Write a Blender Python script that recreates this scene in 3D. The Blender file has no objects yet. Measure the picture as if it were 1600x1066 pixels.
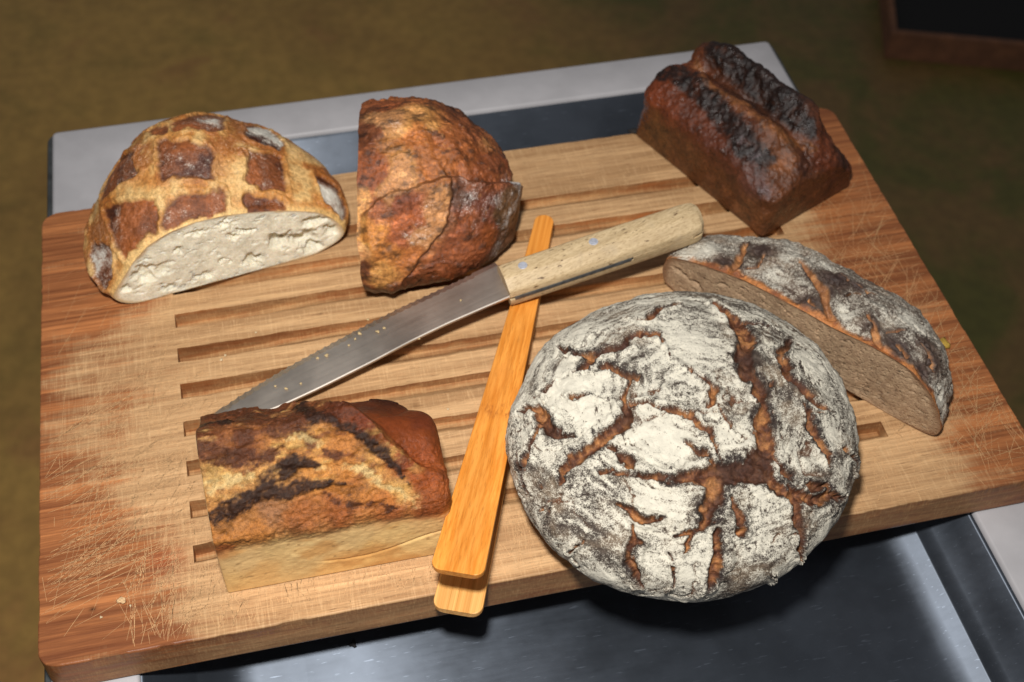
import bpy, bmesh, math, random
import numpy as np
from mathutils import Vector, Matrix

# ------------------------------------------------------------------ camera, world, lamps, exposure
SC = bpy.context.scene
COL = SC.collection
F_PX = 2023.287                                   # focal length for a 1600 px wide picture
CAM = np.array([0.1670, -0.3631, 0.6482])         # metres; board top is z = 0, its front left corner the origin
RM = np.array([[0.9748423, -0.2221809, 0.0178366],
               [-0.1577099, -0.7440864, -0.6492019],
               [0.1575122, 0.6300565, -0.7604070]])   # rows: right, down, forward
cd = bpy.data.cameras.new('camera')
cam = bpy.data.objects.new('camera', cd)
COL.objects.link(cam)
M = Matrix.Identity(4)
for i in range(3):
    M[i][0] = RM[0][i]; M[i][1] = -RM[1][i]; M[i][2] = -RM[2][i]; M[i][3] = CAM[i]
cam.matrix_world = M
cd.sensor_width = 36
cd.lens = F_PX / 1600 * 36
cd.clip_start = 0.01
cd.clip_end = 50
cd.dof.use_dof = True
cd.dof.focus_distance = 0.72
cd.dof.aperture_fstop = 9.0
SC.camera = cam

w = bpy.data.worlds.new('World')
SC.world = w
w.use_nodes = True
w.node_tree.nodes['Background'].inputs[0].default_value = (0.50, 0.50, 0.53, 1)
w.node_tree.nodes['Background'].inputs[1].default_value = 0.25


def area_lamp(name, loc, target, size, power, color, spread):
    l = bpy.data.lights.new(name, 'AREA')
    l.shape = 'DISK'; l.size = size; l.energy = power; l.color = color; l.spread = math.radians(spread)
    o = bpy.data.objects.new(name, l)
    COL.objects.link(o)
    o.location = loc
    o.rotation_euler = (Vector(target) - Vector(loc)).to_track_quat('-Z', 'Y').to_euler()
    return o


area_lamp('flash_lamp', (0.145, -0.25, 0.80), (0.22, 0.14, 0), 0.07, 5.0, (1.0, 0.97, 0.935), 120)
SC.view_settings.view_transform = 'Standard'
SC.view_settings.look = 'None'
SC.view_settings.exposure = 0.0
SC.view_settings.gamma = 1.0

random.seed(4)
RNG = np.random.default_rng(4)


# ------------------------------------------------------------------ measuring helpers
def ray(x, y):
    d = RM.T @ np.array([(x - 800) / F_PX, (y - 533) / F_PX, 1.0])
    return d / np.linalg.norm(d)


def onz(x, y, z=0.0):
    d = ray(x, y)
    return CAM + d * (z - CAM[2]) / d[2]


def onplane(x, y, p0, n):
    d = ray(x, y)
    return CAM + d * (np.dot(np.asarray(p0) - CAM, n) / np.dot(d, n))


def zm(z, x, y):
    return z[0] + x / z[2], z[1] + y / z[2]


# ------------------------------------------------------------------ numpy noise
def _hash(ix, iy, iz, seed):
    h = (ix.astype(np.uint32) * np.uint32(374761393) + iy.astype(np.uint32) * np.uint32(668265263)
         + iz.astype(np.uint32) * np.uint32(2246822519) + np.uint32((seed * 3266489917 + 12345) & 0xffffffff))
    h = (h ^ (h >> np.uint32(13))) * np.uint32(1274126177)
    h = h ^ (h >> np.uint32(16))
    return h.astype(np.float32) * np.float32(2.0 / 4294967295.0) - np.float32(1)


def vnoise(P, seed=0):
    P = P + 1000.0
    i = np.floor(P).astype(np.int64)
    f = (P - i).astype(np.float32)
    u = f * f * f * (f * (f * 6 - 15) + 10)
    x, y, z = i[:, 0], i[:, 1], i[:, 2]
    r = 0
    for dx in (0, 1):
        wx = u[:, 0] if dx else 1 - u[:, 0]
        for dy in (0, 1):
            wy = u[:, 1] if dy else 1 - u[:, 1]
            for dz in (0, 1):
                wz = u[:, 2] if dz else 1 - u[:, 2]
                r = r + _hash(x + dx, y + dy, z + dz, seed) * wx * wy * wz
    return r


def fbm(P, scale, octs=4, seed=0, gain=0.5):
    r, a, n = 0, 1.0, 0
    for k in range(octs):
        r = r + a * vnoise(P * scale * (2.03 ** k), seed + 17 * k)
        n += a
        a *= gain
    return r / n * 1.5


def ridged(P, scale, octs=3, seed=0):
    r, a, n = 0, 1.0, 0
    for k in range(octs):
        r = r + a * (1 - np.abs(vnoise(P * scale * (2.1 ** k), seed + 31 * k)) * 2.2)
        n += a
        a *= 0.5
    return r / n


def sstep(a, b, x):
    t = np.clip((x - a) / (b - a), 0, 1)
    return t * t * (3 - 2 * t)


def desat(c, k):
    g = (c @ np.array([0.3, 0.6, 0.1]))[:, None]
    return c + (g - c) * k


def lin(c):
    c = np.asarray(c, float) / 255.0
    return np.where(c <= 0.04045, c / 12.92, ((c + 0.055) / 1.055) ** 2.4)


def mix(a, b, m):
    return a + (np.asarray(b, float) - a) * m[:, None]


# ------------------------------------------------------------------ mesh helpers
def cube_lattice(n, half=False):
    """points on a cube of [-1,1]; half: y from 0 to 1 and the y=0 face left open (returned apart)"""
    m = n // 2 if half else n
    dims = (n, m, n)
    quads, keys = [], []

    def face(ax, side, flip):
        a, b = [k for k in range(3) if k != ax]
        A, B = np.meshgrid(np.arange(dims[a] + 1), np.arange(dims[b] + 1), indexing='ij')
        idx = np.zeros(A.shape + (3,), int)
        idx[..., a] = A; idx[..., b] = B; idx[..., ax] = dims[ax] if side else 0
        k = (idx[..., 0] * (n + 1) + idx[..., 1]) * (n + 1) + idx[..., 2]
        q = np.stack([k[:-1, :-1], k[1:, :-1], k[1:, 1:], k[:-1, 1:]], -1).reshape(-1, 4)
        return q[:, ::-1] if flip else q
    fl = {(0, 1): False, (0, 0): True, (1, 1): True, (1, 0): False, (2, 1): False, (2, 0): True}

    def pack(lst):
        q = np.concatenate(lst)
        u, inv = np.unique(q.ravel(), return_inverse=True)
        iz = u % (n + 1); iy = (u // (n + 1)) % (n + 1); ix = u // (n + 1) ** 2
        y = iy / m if half else iy / n * 2 - 1
        return np.stack([ix / n * 2 - 1, y, iz / n * 2 - 1], 1).astype(float), inv.reshape(-1, 4)
    if half:
        crust = pack([face(a, s, fl[(a, s)]) for a, s in ((0, 0), (0, 1), (1, 1), (2, 0), (2, 1))])
        cut = pack([face(1, 0, fl[(1, 0)])])
        return crust, cut
    return pack([face(a, s, fl[(a, s)]) for a in range(3) for s in (0, 1)])


def sphered(p):
    t = np.tan(p * math.pi / 4)
    return t / np.linalg.norm(t, axis=1)[:, None]


def normals(P, Q):
    n = np.cross(P[Q[:, 2]] - P[Q[:, 0]], P[Q[:, 3]] - P[Q[:, 1]])
    out = np.zeros_like(P)
    for k in range(3):
        out[:, k] = sum(np.bincount(Q[:, c], n[:, k], len(P)) for c in range(4))
    return out / np.maximum(np.linalg.norm(out, axis=1), 1e-12)[:, None]


def relax(P, Q, amount):
    s = np.zeros_like(P); c = np.zeros(len(P))
    for a in range(4):
        b = (a + 1) % 4
        for k in range(3):
            s[:, k] += np.bincount(Q[:, a], P[Q[:, b], k], len(P))
        c += np.bincount(Q[:, a], minlength=len(P))
    return P + (s / np.maximum(c, 1)[:, None] - P) * amount


def raw_mesh(name, P, Q, mat, parent=None, base=(0, 0, 0), smooth=True, attrs=None):
    P = np.asarray(P, float) - np.asarray(base, float)
    Q = np.asarray(Q, int)
    k = Q.shape[1]
    me = bpy.data.meshes.new(name)
    me.vertices.add(len(P)); me.vertices.foreach_set('co', P.astype(np.float32).ravel())
    me.loops.add(Q.size); me.loops.foreach_set('vertex_index', Q.astype(np.int32).ravel())
    me.polygons.add(len(Q)); me.polygons.foreach_set('loop_start', np.arange(0, Q.size, k, dtype=np.int32))
    me.update(calc_edges=True)
    me.polygons.foreach_set('use_smooth', np.full(len(Q), smooth, dtype=bool))
    attrs = dict(attrs or {})
    if 'flour' in attrs and 'grain' not in attrs:
        attrs['grain'] = np.ones(len(P))
    for an, v in attrs.items():
        if v.ndim == 2:
            a = me.attributes.new(an, 'FLOAT_COLOR', 'POINT')
            a.data.foreach_set('color', np.concatenate([v, np.ones((len(v), 1))], 1).astype(np.float32).ravel())
        else:
            a = me.attributes.new(an, 'FLOAT', 'POINT')
            a.data.foreach_set('value', v.astype(np.float32))
    me.validate()
    me.materials.append(mat)
    o = bpy.data.objects.new(name, me)
    COL.objects.link(o)
    if parent is not None:
        o.parent = parent
    return o


def bm_obj(name, bm, mat, parent=None, smooth=False):
    me = bpy.data.meshes.new(name)
    bm.normal_update()
    bm.to_mesh(me)
    bm.free()
    me.materials.append(mat)
    if smooth:
        for p in me.polygons:
            p.use_smooth = True
    o = bpy.data.objects.new(name, me)
    COL.objects.link(o)
    if parent is not None:
        o.parent = parent
    return o


def thing(name, loc, label, cat, group=None):
    o = bpy.data.objects.new(name, None)
    o.empty_display_size = 0.02
    COL.objects.link(o)
    o.location = loc
    tag(o, label, cat, group)
    return o


def tag(o, label, cat, group=None):
    o['label'] = label
    o['category'] = cat
    if group:
        o['group'] = group
    return o


def add_prism(bm, poly, z0, z1, bevel=0.0, seg=2):
    """vertical prism of a counter-clockwise xy outline"""
    b2 = bmesh.new()
    lo = [b2.verts.new((x, y, z0)) for x, y in poly]
    hi = [b2.verts.new((x, y, z1)) for x, y in poly]
    b2.faces.new(lo[::-1]); b2.faces.new(hi)
    for i in range(len(poly)):
        j = (i + 1) % len(poly)
        b2.faces.new((lo[i], lo[j], hi[j], hi[i]))
    if bevel:
        ed = [e for e in b2.edges if abs(e.verts[0].co.z - e.verts[1].co.z) < 1e-7]
        bmesh.ops.bevel(b2, geom=ed, offset=bevel, segments=seg, profile=0.5, affect='EDGES')
    t = bpy.data.meshes.new('t'); b2.to_mesh(t); b2.free()
    bm.from_mesh(t); bpy.data.meshes.remove(t)


def add_box(bm, x0, x1, y0, y1, z0, z1, bevel=0.0):
    b2 = bmesh.new()
    bmesh.ops.create_cube(b2, size=1)
    for v in b2.verts:
        v.co = ((x0 + x1) / 2 + v.co.x * (x1 - x0), (y0 + y1) / 2 + v.co.y * (y1 - y0), (z0 + z1) / 2 + v.co.z * (z1 - z0))
    if bevel:
        bmesh.ops.bevel(b2, geom=list(b2.edges), offset=bevel, segments=2, profile=0.5, affect='EDGES')
    t = bpy.data.meshes.new('t'); b2.to_mesh(t); b2.free()
    bm.from_mesh(t); bpy.data.meshes.remove(t)


# ------------------------------------------------------------------ node helpers
class NT:
    def __init__(self, name):
        self.m = bpy.data.materials.new(name)
        self.m.use_nodes = True
        self.t = self.m.node_tree
        self.b = self.t.nodes['Principled BSDF']

    def n(self, typ, **kw):
        o = self.t.nodes.new(typ)
        for k, v in kw.items():
            setattr(o, k, v)
        return o

    def put(self, sock, v):
        if isinstance(v, bpy.types.NodeSocket):
            self.t.links.new(v, sock)
        elif v is not None:
            sock.default_value = v
        return self

    def attr(self, name):
        return self.n('ShaderNodeAttribute', attribute_name=name)

    def coord(self, scale=(1, 1, 1), rot=(0, 0, 0), which='Object'):
        c = self.n('ShaderNodeTexCoord').outputs[which]
        m = self.n('ShaderNodeMapping')
        self.put(m.inputs[0], c)
        m.inputs['Scale'].default_value = scale
        m.inputs['Rotation'].default_value = rot
        return m.outputs[0]

    def noise(self, vec, scale, detail=4, rough=0.5, dist=0.0):
        o = self.n('ShaderNodeTexNoise')
        self.put(o.inputs['Vector'], vec)
        o.inputs['Scale'].default_value = scale
        o.inputs['Detail'].default_value = detail
        o.inputs['Roughness'].default_value = rough
        o.inputs['Distortion'].default_value = dist
        return o.outputs['Fac']

    def math(self, op, a, b=None, c=None, clamp=False):
        o = self.n('ShaderNodeMath', operation=op, use_clamp=clamp)
        self.put(o.inputs[0], a); self.put(o.inputs[1], b)
        if c is not None:
            self.put(o.inputs[2], c)
        return o.outputs[0]

    def remap(self, v, a, b, c=0.0, d=1.0, smooth=True):
        o = self.n('ShaderNodeMapRange')
        if smooth:
            o.interpolation_type = 'SMOOTHSTEP'
        self.put(o.inputs[0], v)
        for i, x in enumerate((a, b, c, d)):
            self.put(o.inputs[i + 1], x)
        return o.outputs[0]

    def mixc(self, f, a, b, blend='MIX'):
        o = self.n('ShaderNodeMix', data_type='RGBA', blend_type=blend)
        self.put(o.inputs['Factor'], f)
        for s, v in ((6, a), (7, b)):
            self.put(o.inputs[s], v if isinstance(v, bpy.types.NodeSocket) else tuple(v) + (1,))
        return o.outputs[2]

    def gray(self, v):
        o = self.n('ShaderNodeCombineColor')
        for i in range(3):
            self.put(o.inputs[i], v)
        return o.outputs[0]

    def bump(self, h, strength, dist, prev=None):
        o = self.n('ShaderNodeBump')
        o.inputs['Strength'].default_value = strength
        o.inputs['Distance'].default_value = dist
        self.put(o.inputs['Height'], h)
        if prev is not None:
            self.put(o.inputs['Normal'], prev)
        return o.outputs[0]

    def out(self, color=None, rough=None, normal=None, **kw):
        if color is not None:
            self.put(self.b.inputs['Base Color'], color if isinstance(color, bpy.types.NodeSocket) else tuple(color) + (1,))
        if rough is not None:
            self.put(self.b.inputs['Roughness'], rough)
        if normal is not None:
            self.put(self.b.inputs['Normal'], normal)
        for k, v in kw.items():
            self.put(self.b.inputs[k.replace('_', ' ')], v)
        return self.m


def L(r, g, b):
    return tuple(float(x) for x in lin((r, g, b)))


# ------------------------------------------------------------------ materials
def crust_material(name, rough=0.42, flour_rgb=(226, 221, 207), fine=1.0, spec=0.5):
    t = NT(name)
    v = t.coord()
    col = t.attr('crust_colour').outputs['Color']
    fl = t.attr('flour').outputs['Fac']
    gr = t.attr('grain').outputs['Fac']
    n1 = t.noise(v, 420, 5, 0.65)
    n2 = t.noise(v, 1500, 3, 0.6)
    n3 = t.noise(v, 150, 4, 0.6)
    k = t.math('ADD', t.remap(n1, 0.3, 0.7, 0.66, 1.2), t.remap(n2, 0.3, 0.7, -0.2, 0.2))
    k = t.math('ADD', t.math('MULTIPLY', t.math('SUBTRACT', k, 1.0), gr), 1.0)
    base = t.mixc(1.0, col, t.gray(k), 'MULTIPLY')
    g = t.math('ADD', t.math('MULTIPLY', t.math('SUBTRACT', n2, 0.5), 2.0), t.math('MULTIPLY', t.math('SUBTRACT', n1, 0.5), 1.4))
    cover = t.remap(t.math('ADD', fl, g), 0.12, 0.88)
    cover = t.math('MULTIPLY', cover, t.remap(fl, 0.0, 0.12))
    flc = t.mixc(t.remap(n3, 0.35, 0.65), L(*[c * 0.93 for c in flour_rgb]), L(*flour_rgb))
    c = t.mixc(cover, base, flc)
    r = t.math('ADD', t.remap(n3, 0.35, 0.65, rough - 0.1, rough + 0.12), t.math('MULTIPLY', cover, 0.45), clamp=True)
    h = t.math('MULTIPLY', t.math('ADD', n1, t.math('MULTIPLY', n2, 0.4)), gr)
    nb = t.bump(h, 0.75 * fine, 0.0013)
    return t.out(c, r, nb, Specular_IOR_Level=spec)


def crumb_material(name, rgb_a, rgb_b, hole=0.25, sss=0.0, bump=0.7, rim=(190, 154, 106)):
    t = NT(name)
    v = t.coord()
    a = t.attr('shade').outputs['Fac']
    n1 = t.noise(v, 260, 5, 0.7)
    n2 = t.noise(v, 900, 4, 0.65)
    c = t.mixc(t.remap(n1, 0.3, 0.7), L(*rgb_a), L(*rgb_b))
    c = t.mixc(1.0, c, t.gray(t.remap(n2, 0.3, 0.7, 0.85, 1.1)), 'MULTIPLY')
    n0 = t.noise(v, 70, 4, 0.6)
    c = t.mixc(1.0, c, t.gray(t.remap(n0, 0.3, 0.7, 0.88, 1.06)), 'MULTIPLY')
    c = t.mixc(a, c, L(*rim))
    vo = t.n('ShaderNodeTexVoronoi')
    t.put(vo.inputs['Vector'], v); vo.inputs['Scale'].default_value = 420
    pores = t.remap(vo.outputs['Distance'], 0.05, 0.45, 1 - hole, 1.0)
    h = t.math('ADD', t.math('MULTIPLY', n2, 0.8), t.math('MULTIPLY', pores, 1.0))
    nb = t.bump(h, bump, 0.0012)
    m = t.out(c, 0.72, nb, Specular_IOR_Level=0.3)
    if sss:
        t.b.inputs['Subsurface Weight'].default_value = sss
        t.b.inputs['Subsurface Radius'].default_value = (0.005, 0.004, 0.003)
        t.b.inputs['Subsurface Scale'].default_value = 1.0
    return m


def board_material(name, groove=False):
    t = NT(name)
    v = t.coord()
    wear = t.attr('wear').outputs['Fac']
    g1 = t.noise(t.coord((5, 130, 60)), 1.0, 6, 0.62, 0.6)      # growth lines along the board
    g2 = t.noise(t.coord((14, 420, 200)), 1.0, 4, 0.6, 0.3)
    g3 = t.noise(t.coord((60, 1100, 600)), 1.0, 3, 0.6)
    pore = t.noise(t.coord((110, 1500, 900)), 1.0, 2, 0.5)
    blot = t.noise(v, 22, 5, 0.62)
    cross = t.noise(t.coord((950, 60, 200)), 1.0, 3, 0.6, 0.4)   # fine saw and knife marks across
    red = t.mixc(t.remap(g1, 0.3, 0.7), L(126, 75, 44), L(184, 118, 70))
    red = t.mixc(t.remap(g2, 0.35, 0.75, 0.0, 0.7), red, L(96, 50, 26))
    pale = t.mixc(t.remap(g1, 0.3, 0.7), L(164, 126, 86), L(206, 166, 120))
    pale = t.mixc(t.remap(g2, 0.4, 0.75, 0.0, 0.7), pale, L(146, 108, 72))
    pale = t.mixc(t.remap(cross, 0.5, 0.75, 0.0, 0.45), pale, L(214, 176, 130))
    pale = t.mixc(t.remap(pore, 0.62, 0.75, 0.0, 0.75), pale, L(120, 84, 52))
    wm = t.math('ADD', wear, t.math('MULTIPLY', t.math('SUBTRACT', blot, 0.5), 0.9))
    wm = t.math('ADD', wm, t.math('MULTIPLY', t.math('SUBTRACT', g2, 0.5), 1.1))
    wm = t.math('ADD', wm, t.math('MULTIPLY', t.math('SUBTRACT', g1, 0.5), 0.7))
    wm = t.math('ADD', wm, t.math('MULTIPLY', t.math('SUBTRACT', cross, 0.5), 0.6))
    c = t.mixc(t.remap(wm, 0.1, 0.92), red, pale)
    st = t.attr('stain').outputs['Color']
    c = t.mixc(1.0, c, st, 'MULTIPLY')
    c = t.mixc(1.0, c, t.gray(t.remap(g3, 0.3, 0.7, 0.86, 1.1)), 'MULTIPLY')
    h = t.math('ADD', t.math('MULTIPLY', g2, 1.0), t.math('ADD', t.math('MULTIPLY', g3, 0.5), t.math('MULTIPLY', cross, 0.5)))
    nb = t.bump(h, 0.35, 0.0006)
    return t.out(c, t.remap(wm, 0.2, 0.8, 0.42, 0.62), nb, Specular_IOR_Level=0.35)


def bamboo_material(name, a, b, mark=None):
    t = NT(name)
    g1 = t.noise(t.coord((420, 4, 300)), 1.0, 4, 0.6)
    g2 = t.noise(t.coord((1500, 14, 900)), 1.0, 3, 0.6)
    g0 = t.noise(t.coord((60, 2, 40)), 1.0, 2, 0.5)
    c = t.mixc(t.remap(g1, 0.3, 0.7), L(*a), L(*b))
    c = t.mixc(t.remap(g2, 0.5, 0.75, 0, 0.55), c, L(*[x * 0.72 for x in a]))
    c = t.mixc(1.0, c, t.gray(t.remap(g0, 0.3, 0.7, 0.84, 1.12)), 'MULTIPLY')
    h = t.math('ADD', g1, g2)
    if mark is not None:                         # the knuckle of the cane: a band of short dark fibres
        sx = t.n('ShaderNodeSeparateXYZ'); t.put(sx.inputs[0], t.coord())
        wob = t.noise(t.coord((220, 60, 60)), 1.0, 3, 0.6)
        d = t.math('ABSOLUTE', t.math('SUBTRACT', t.math('ADD', sx.outputs[1], t.math('MULTIPLY', t.math('SUBTRACT', wob, 0.5), 0.02)), mark))
        band = t.remap(d, 0.0, 0.0065, 1, 0)
        fib = t.noise(t.coord((520, 150, 300)), 1.0, 3, 0.65)
        band = t.math('MULTIPLY', band, t.remap(fib, 0.42, 0.62))
        c = t.mixc(t.math('MULTIPLY', band, 0.75), c, L(150, 84, 30))
    smear = t.noise(t.coord((30, 12, 30)), 1.0, 4, 0.65, 0.8)
    c = t.mixc(t.remap(smear, 0.52, 0.75, 0, 0.3), c, L(176, 104, 44))
    return t.out(c, t.remap(g1, 0.3, 0.7, 0.36, 0.48), t.bump(h, 0.12, 0.0004), Specular_IOR_Level=0.4)


def handle_material():
    t = NT('beech_handle')
    g1 = t.noise(t.coord((25, 330, 330)), 1.0, 4, 0.6)
    g2 = t.noise(t.coord((320, 1300, 1300)), 1.0, 3, 0.6)
    spot = t.noise(t.coord((180, 480, 480)), 1.0, 2, 0.5)
    mot = t.noise(t.coord(), 60, 4, 0.6)
    c = t.mixc(t.remap(g1, 0.25, 0.75), L(176, 153, 116), L(204, 181, 142))
    c = t.mixc(t.remap(g2, 0.45, 0.7, 0, 0.75), c, L(150, 124, 88))
    c = t.mixc(t.remap(spot, 0.66, 0.71, 0, 0.85), c, L(82, 58, 34))
    c = t.mixc(t.remap(mot, 0.5, 0.75, 0, 0.35), c, L(168, 152, 128))
    return t.out(c, 0.5, t.bump(t.math('ADD', t.math('MULTIPLY', g1, 0.4), g2), 0.3, 0.0004), Specular_IOR_Level=0.35)


def steel_material(name, rgb, rough, stretch, metallic=1.0, scr=0.3, aniso=0.0, tangent=(0, 1, 0)):
    t = NT(name)
    s1 = t.noise(t.coord(stretch), 1.0, 4, 0.6)
    s2 = t.noise(t.coord(), 18, 5, 0.6)
    sc_ = t.noise(t.coord((stretch[0] * 2.5, stretch[1] * 2.5, stretch[2] * 2.5), (0, 0, 0.5)), 1.0, 2, 0.5)
    c = t.mixc(t.remap(s2, 0.3, 0.7), L(*[x * 0.86 for x in rgb]), L(*rgb))
    c = t.mixc(t.remap(sc_, 0.66, 0.75, 0, scr), c, L(*[min(255, x * 1.5) for x in rgb]))
    r = t.math('ADD', t.remap(s1, 0.3, 0.7, rough - 0.02, rough + 0.03), t.remap(s2, 0.3, 0.7, -0.03, 0.04))
    if aniso:                                     # brushed: the sheen runs across the brush lines
        t.b.inputs['Anisotropic'].default_value = aniso
        tv = t.n('ShaderNodeCombineXYZ')
        for i in range(3):
            tv.inputs[i].default_value = tangent[i]
        t.put(t.b.inputs['Tangent'], tv.outputs[0])
    return t.out(c, r, t.bump(s1, 0.02, 0.0003), Metallic=metallic)


def paint_material(name, rgb, rough=0.5):
    t = NT(name)
    n = t.noise(t.coord(), 30, 5, 0.6)
    n2 = t.noise(t.coord(), 700, 2, 0.5)
    c = t.mixc(t.remap(n, 0.3, 0.7), L(*[x * 0.95 for x in rgb]), L(*rgb))
    return t.out(c, t.remap(n, 0.3, 0.7, rough - 0.05, rough + 0.08), t.bump(n2, 0.1, 0.0003))


def floor_material():
    t = NT('floor_screed')
    v = t.coord()
    n1 = t.noise(v, 2.6, 4, 0.55, 0.6)
    n2 = t.noise(v, 5.5, 4, 0.6, 0.5)
    n3 = t.noise(v, 40, 4, 0.6)
    c = t.mixc(t.remap(n1, 0.32, 0.68), L(172, 134, 70), L(202, 160, 84))
    c = t.mixc(t.remap(n2, 0.5, 0.75, 0, 0.55), c, L(140, 122, 58))
    c = t.mixc(t.remap(n2, 0.3, 0.45, 0.6, 0), c, L(178, 126, 74))
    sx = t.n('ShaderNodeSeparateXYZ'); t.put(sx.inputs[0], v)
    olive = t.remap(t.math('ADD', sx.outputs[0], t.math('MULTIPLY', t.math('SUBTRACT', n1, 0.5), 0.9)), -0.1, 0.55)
    c = t.mixc(t.math('MULTIPLY', olive, 0.92), c, t.mixc(t.remap(n2, 0.4, 0.62), L(112, 88, 48), L(84, 84, 34)))          # floor colour turns to a darker olive further right
    c = t.mixc(1.0, c, t.gray(t.remap(n3, 0.3, 0.7, 0.86, 1.1)), 'MULTIPLY')
    return t.out(c, 0.55, t.bump(n3, 0.1, 0.002))


def plain_material(name, rgb, rough=0.6, var=0.2, scale=300, metallic=0.0):
    t = NT(name)
    n = t.noise(t.coord(), scale, 4, 0.6)
    c = t.mixc(t.remap(n, 0.3, 0.7), L(*[x * (1 - var) for x in rgb]), L(*rgb))
    return t.out(c, rough, t.bump(n, 0.2, 0.0004), Metallic=metallic)


# ------------------------------------------------------------------ surface painting (crust colours, cracks)
class Skin:
    """a loaf's surface: finds points of the photograph on it, measures distance to lines, blends crust colours"""

    def __init__(self, P, Q):
        self.P, self.Q = P, Q
        self.N = normals(P, Q)
        q = (RM @ (P - CAM).T).T
        self.uv = q[:, :2] / q[:, 2:] * F_PX + [800, 533]
        self.vis = np.where(np.einsum('ij,ij->i', self.N, P - CAM) < 0)[0]

    def find(self, px, py):
        d = self.uv[self.vis] - [px, py]
        return self.P[self.vis[np.argmin((d * d).sum(1))]]

    def line(self, z, pts, step=10.0):
        """polyline in zoomed photograph coordinates -> points and half widths on the surface, in metres"""
        out, wd = [], []
        for (x0, y0, w0), (x1, y1, w1) in zip(pts[:-1], pts[1:]):
            n = max(1, int(math.hypot(x1 - x0, y1 - y0) / z[2] / step))
            for k in range(n):
                s = k / n
                out.append(self.find(*zm(z, x0 + (x1 - x0) * s, y0 + (y1 - y0) * s)))
                wd.append((w0 + (w1 - w0) * s) / z[2] * 0.00036)
        out.append(self.find(*zm(z, pts[-1][0], pts[-1][1])))
        wd.append(pts[-1][2] / z[2] * 0.00036)
        return np.array(out), np.array(wd)

    def dist(self, lines, warp, reach=0.012):
        """smallest distance/half-width over all lines, distance, and the vector from the nearest line point"""
        X = self.P + warp
        best = np.full(len(X), 1e4); bd = np.full(len(X), 1.0); vec = np.zeros_like(X)
        for pts, wd in lines:
            for a, b, wa, wb in zip(pts[:-1], pts[1:], wd[:-1], wd[1:]):
                c = (a + b) / 2; R = np.linalg.norm(b - a) / 2 + reach + max(wa, wb)
                sel = np.where(((X - c) ** 2).sum(1) < R * R)[0]
                if not len(sel):
                    continue
                ab = b - a
                s = np.clip(((X[sel] - a) @ ab) / max(ab @ ab, 1e-12), 0, 1)
                v = X[sel] - (a + s[:, None] * ab)
                d = np.linalg.norm(v, axis=1)
                r = d / np.maximum(wa + (wb - wa) * s, 1e-4)
                i = sel[r < best[sel]]
                m = r < best[sel]
                best[i] = r[m]; bd[i] = d[m]; vec[i] = v[m]
        return best, bd, vec

    def poly(self, z, pts, warp, soft=0.0012):
        """signed distance (inside positive) to a polygon traced on the surface, on its own tangent plane"""
        p3 = np.array([self.find(*zm(z, x, y)) for x, y in pts])
        c = p3.mean(0)
        u, s, vt = np.linalg.svd(p3 - c)
        e1, e2 = vt[0], vt[1]
        R = np.linalg.norm(p3 - c, axis=1).max()
        X = self.P + warp
        sel = np.where(((X - c) ** 2).sum(1) < (R + 0.006) ** 2)[0]
        x, y = (X[sel] - c) @ e1, (X[sel] - c) @ e2
        px, py = (p3 - c) @ e1, (p3 - c) @ e2
        ins = np.zeros(len(sel), bool); dm = np.full(len(sel), 9.0)
        n = len(px)
        for i in range(n):
            j = (i + 1) % n
            cond = (py[i] > y) != (py[j] > y)
            with np.errstate(divide='ignore', invalid='ignore'):
                xi = (px[j] - px[i]) * (y - py[i]) / (py[j] - py[i]) + px[i]
            ins ^= cond & (x < xi)
            abx, aby = px[j] - px[i], py[j] - py[i]
            s = np.clip(((x - px[i]) * abx + (y - py[i]) * aby) / max(abx * abx + aby * aby, 1e-12), 0, 1)
            dm = np.minimum(dm, np.hypot(x - px[i] - s * abx, y - py[i] - s * aby))
        out = np.full(len(X), -1.0)
        out[sel] = np.where(ins, dm, -dm)
        return out

    def splat(self, z, pts, warp, power=1.0):
        """blend of crust colours seeded on the surface: (x, y, radius_mm, rgb)"""
        X = self.P + warp
        num = np.zeros_like(X); den = np.full(len(X), 1e-9)
        for x, y, r, c in pts:
            p = self.find(*zm(z, x, y))
            w = 1.0 / (((X - p) ** 2).sum(1) / (r * 0.001) ** 2 + 0.08) ** (2.2 * power)
            num += w[:, None] * np.asarray(c, float); den += w
        return num / den[:, None]

    def band(self, z, lines, warp, lo=1.9, hi=0.8):
        """soft mask along traced lines"""
        r, d, v = self.dist([self.line(z, l) for l in lines], warp, 0.02)
        return sstep(lo, hi, r)

    def blob(self, z, pts, warp):
        X = self.P + warp
        m = np.zeros(len(X))
        for x, y, r, s in pts:
            p = self.find(*zm(z, x, y))
            m = np.maximum(m, s * np.exp(-((X - p) ** 2).sum(1) / (r * 0.001) ** 2))
        return m


def warp3(P, scale, amp, seed, octs=3, gain=0.5):
    return np.stack([fbm(P, scale, octs, seed + 101 * k, gain) for k in range(3)], 1) * amp


# ================================================================== the setting
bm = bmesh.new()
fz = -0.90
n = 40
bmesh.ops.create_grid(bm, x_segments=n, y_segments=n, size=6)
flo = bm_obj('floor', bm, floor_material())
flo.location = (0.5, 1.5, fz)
flo['kind'] = 'structure'

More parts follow.
